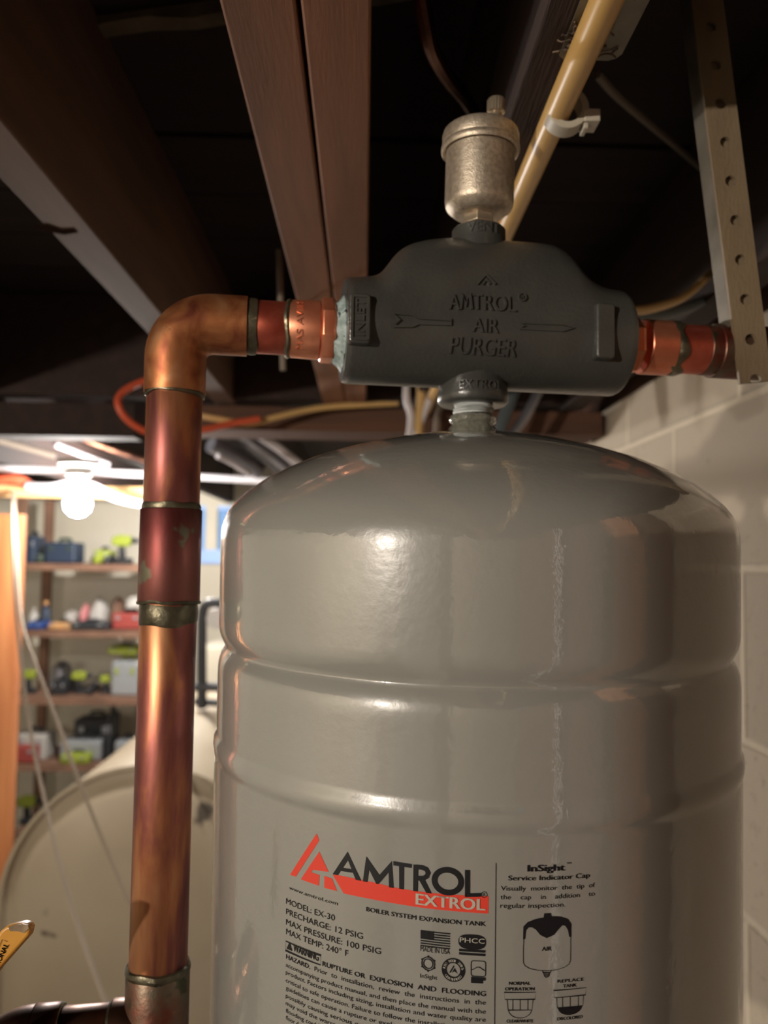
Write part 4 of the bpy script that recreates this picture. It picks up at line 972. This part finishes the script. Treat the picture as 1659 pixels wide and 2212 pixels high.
# fourth shelf: hangs full
case(184, 3, 88, 48, 'silver', 'long silver box on the fourth shelf')
case(188, 3, 86, 84, 'black', 'tall black case behind the long silver box', back=.137)
case(279, 3, 44, 48, 'silver', 'short silver box beside the riser on the fourth shelf')
case(243, 3, 13, 108, 'black', 'tall black case between the silver boxes')
case(75, 3, 70, 62, 'white', 'white carton at the left of the fourth shelf')
case(70, 3, 56, 40, 'redp', 'red packet before the white carton').location.y -= .05
case(182, 3, 60, 22, 'lime', 'lime tray under the long silver box').location.y -= .06
# fifth shelf
drill(70, 4, 60, False, 'lime saw at the left of the fifth shelf')
case(128, 4, 56, 50, 'dkgreen', 'dark green case on the fifth shelf')
drill(186, 4, 50, True, 'lime drill on the fifth shelf over the oil tank')
drill(236, 4, 44, False, 'lime drill at the right of the fifth shelf')
case(292, 4, 44, 110, 'black', 'tall black case at the right of the fifth shelf')

# black iron piping between riser and tank, with gauge
bp_ = thing('black_pipe', 'black iron pipe bend seen between riser and grey tank', 'pipe', tuple(at(440, 1500, 2.6)))
MB().tube(smooth_path([at(436, 1530, 2.6), at(436, 1400, 2.6), at(437, 1330, 2.6), at(446, 1306, 2.6), at(470, 1302, 2.6), at(530, 1304, 2.6)], 5), .016, 16).build('pipe_run', 'black', bp_)
MB().tube([at(420, 1483, 2.6), at(540, 1486, 2.6)], .015, 16).build('cross_pipe', 'black', bp_)
MB().tube([at(420, 1515, 2.62), at(540, 1524, 2.62)], .012, 16).build('cross_pipe', 'black', bp_)
MB().lathe([(.001, -.02), (.032, -.02), (.034, -.015), (.034, .01)], at(470, 1336, 2.58), (0, 1, 0), n=28).build('gauge', 'white', bp_)
case_b = tag(MB().box(tuple(at(430, 1500, 3.4)), tuple(at(520, 1500, 3.4)+Vector((0, .3, .2)))).build('storage_box', 'cream', bevel=.01, smooth=False), 'cream box behind the black pipe', 'box')
case_b.location = (0, 0, 0)
tag(MB().box((at(430, 1, 3.4).x, 3.4, FZ+.001), (at(560, 1, 3.4).x, 3.75, at(440, 1500, 3.4).z-.003)).build('cabinet', 'silver', bevel=.01, smooth=False), 'grey cabinet standing under the cream box', 'cabinet')
# blue barrel low between riser and tank
bb = at(476, 2178, 1.25)
bl = thing('blue_barrel', 'blue plastic barrel low between riser and grey tank', 'barrel', (bb.x+.17, 1.42, FZ))
MB().lathe([(.18, 0), (.19, .02), (.19, bb.z-FZ-.16), (.185, bb.z-FZ-.1), (.10, bb.z-FZ), (.06, bb.z-FZ)], (bb.x+.17, 1.42, FZ+.001), n=40).build('barrel_body', 'blue', bl)
MB().lathe([(.05, 0), (.05, .03)], (bb.x+.17, 1.42, bb.z), n=24).build('barrel_cap', 'white', bl)

# ------------------------------------------------------------------ yellow lever handle, bottom left
YH = .36
hd = thing('lever_handle', 'worn yellow lever handle poking in at the lower left', 'handle', tuple(at(0, 2050, YH)))
px_ = [(-60, 2110), (0, 2012), (12, 2002), (30, 1997), (48, 1994), (62, 1997), (66, 2006), (62, 2022), (0, 2092), (-48, 2160)]
poly = [at(x, y, YH) for x, y in px_]; n = len(poly)
vs = list(poly)+[v+Vector((.0, .006, -.001)) for v in poly]
MB().add(vs, [tuple(range(n)), tuple(reversed(range(n, 2*n)))]+[(i, i+n, (i+1) % n+n, (i+1) % n) for i in range(n)]).build('vinyl_grip', 'handle', hd, bevel=.0012, bseg=3)
poly = [at(x, y, YH-.0003) for x, y in ((18, 2003), (32, 1999), (48, 1996), (60, 1999), (62, 2006), (52, 2016), (40, 2012), (22, 2012))]; n = len(poly)
vs = list(poly)+[v+Vector((.0, .001, 0)) for v in poly]
MB().add(vs, [tuple(range(n)), tuple(reversed(range(n, 2*n)))]+[(i, i+n, (i+1) % n+n, (i+1) % n) for i in range(n)]).build('worn_tip', 'worn', hd)
ar = Art(); O_ = at(1, 2080, YH); E_ = at(20, 2040, YH); ux = (E_-O_); ln = ux.length; ux.normalize(); uy = Vector((-ux.z, 0, ux.x))
ar.text('IONAL', 0, ln, 0, .0022, .02)
ar.stroke([(-.001, .0036), (ln*1.1, .0036), (ln*1.1, .0012)], .0002)
ar.build('lettering', 'ink', hd, lambda x, y, h: WM[hd.name].inverted() @ (O_+ux*x+uy*y+Vector((0, -.0004, 0))), step=.1)
MB().tube([at(-50, 2135, YH+.004), at(-140, 2300, YH+.01)], .005, 12).build('lever_arm', 'galv', hd)
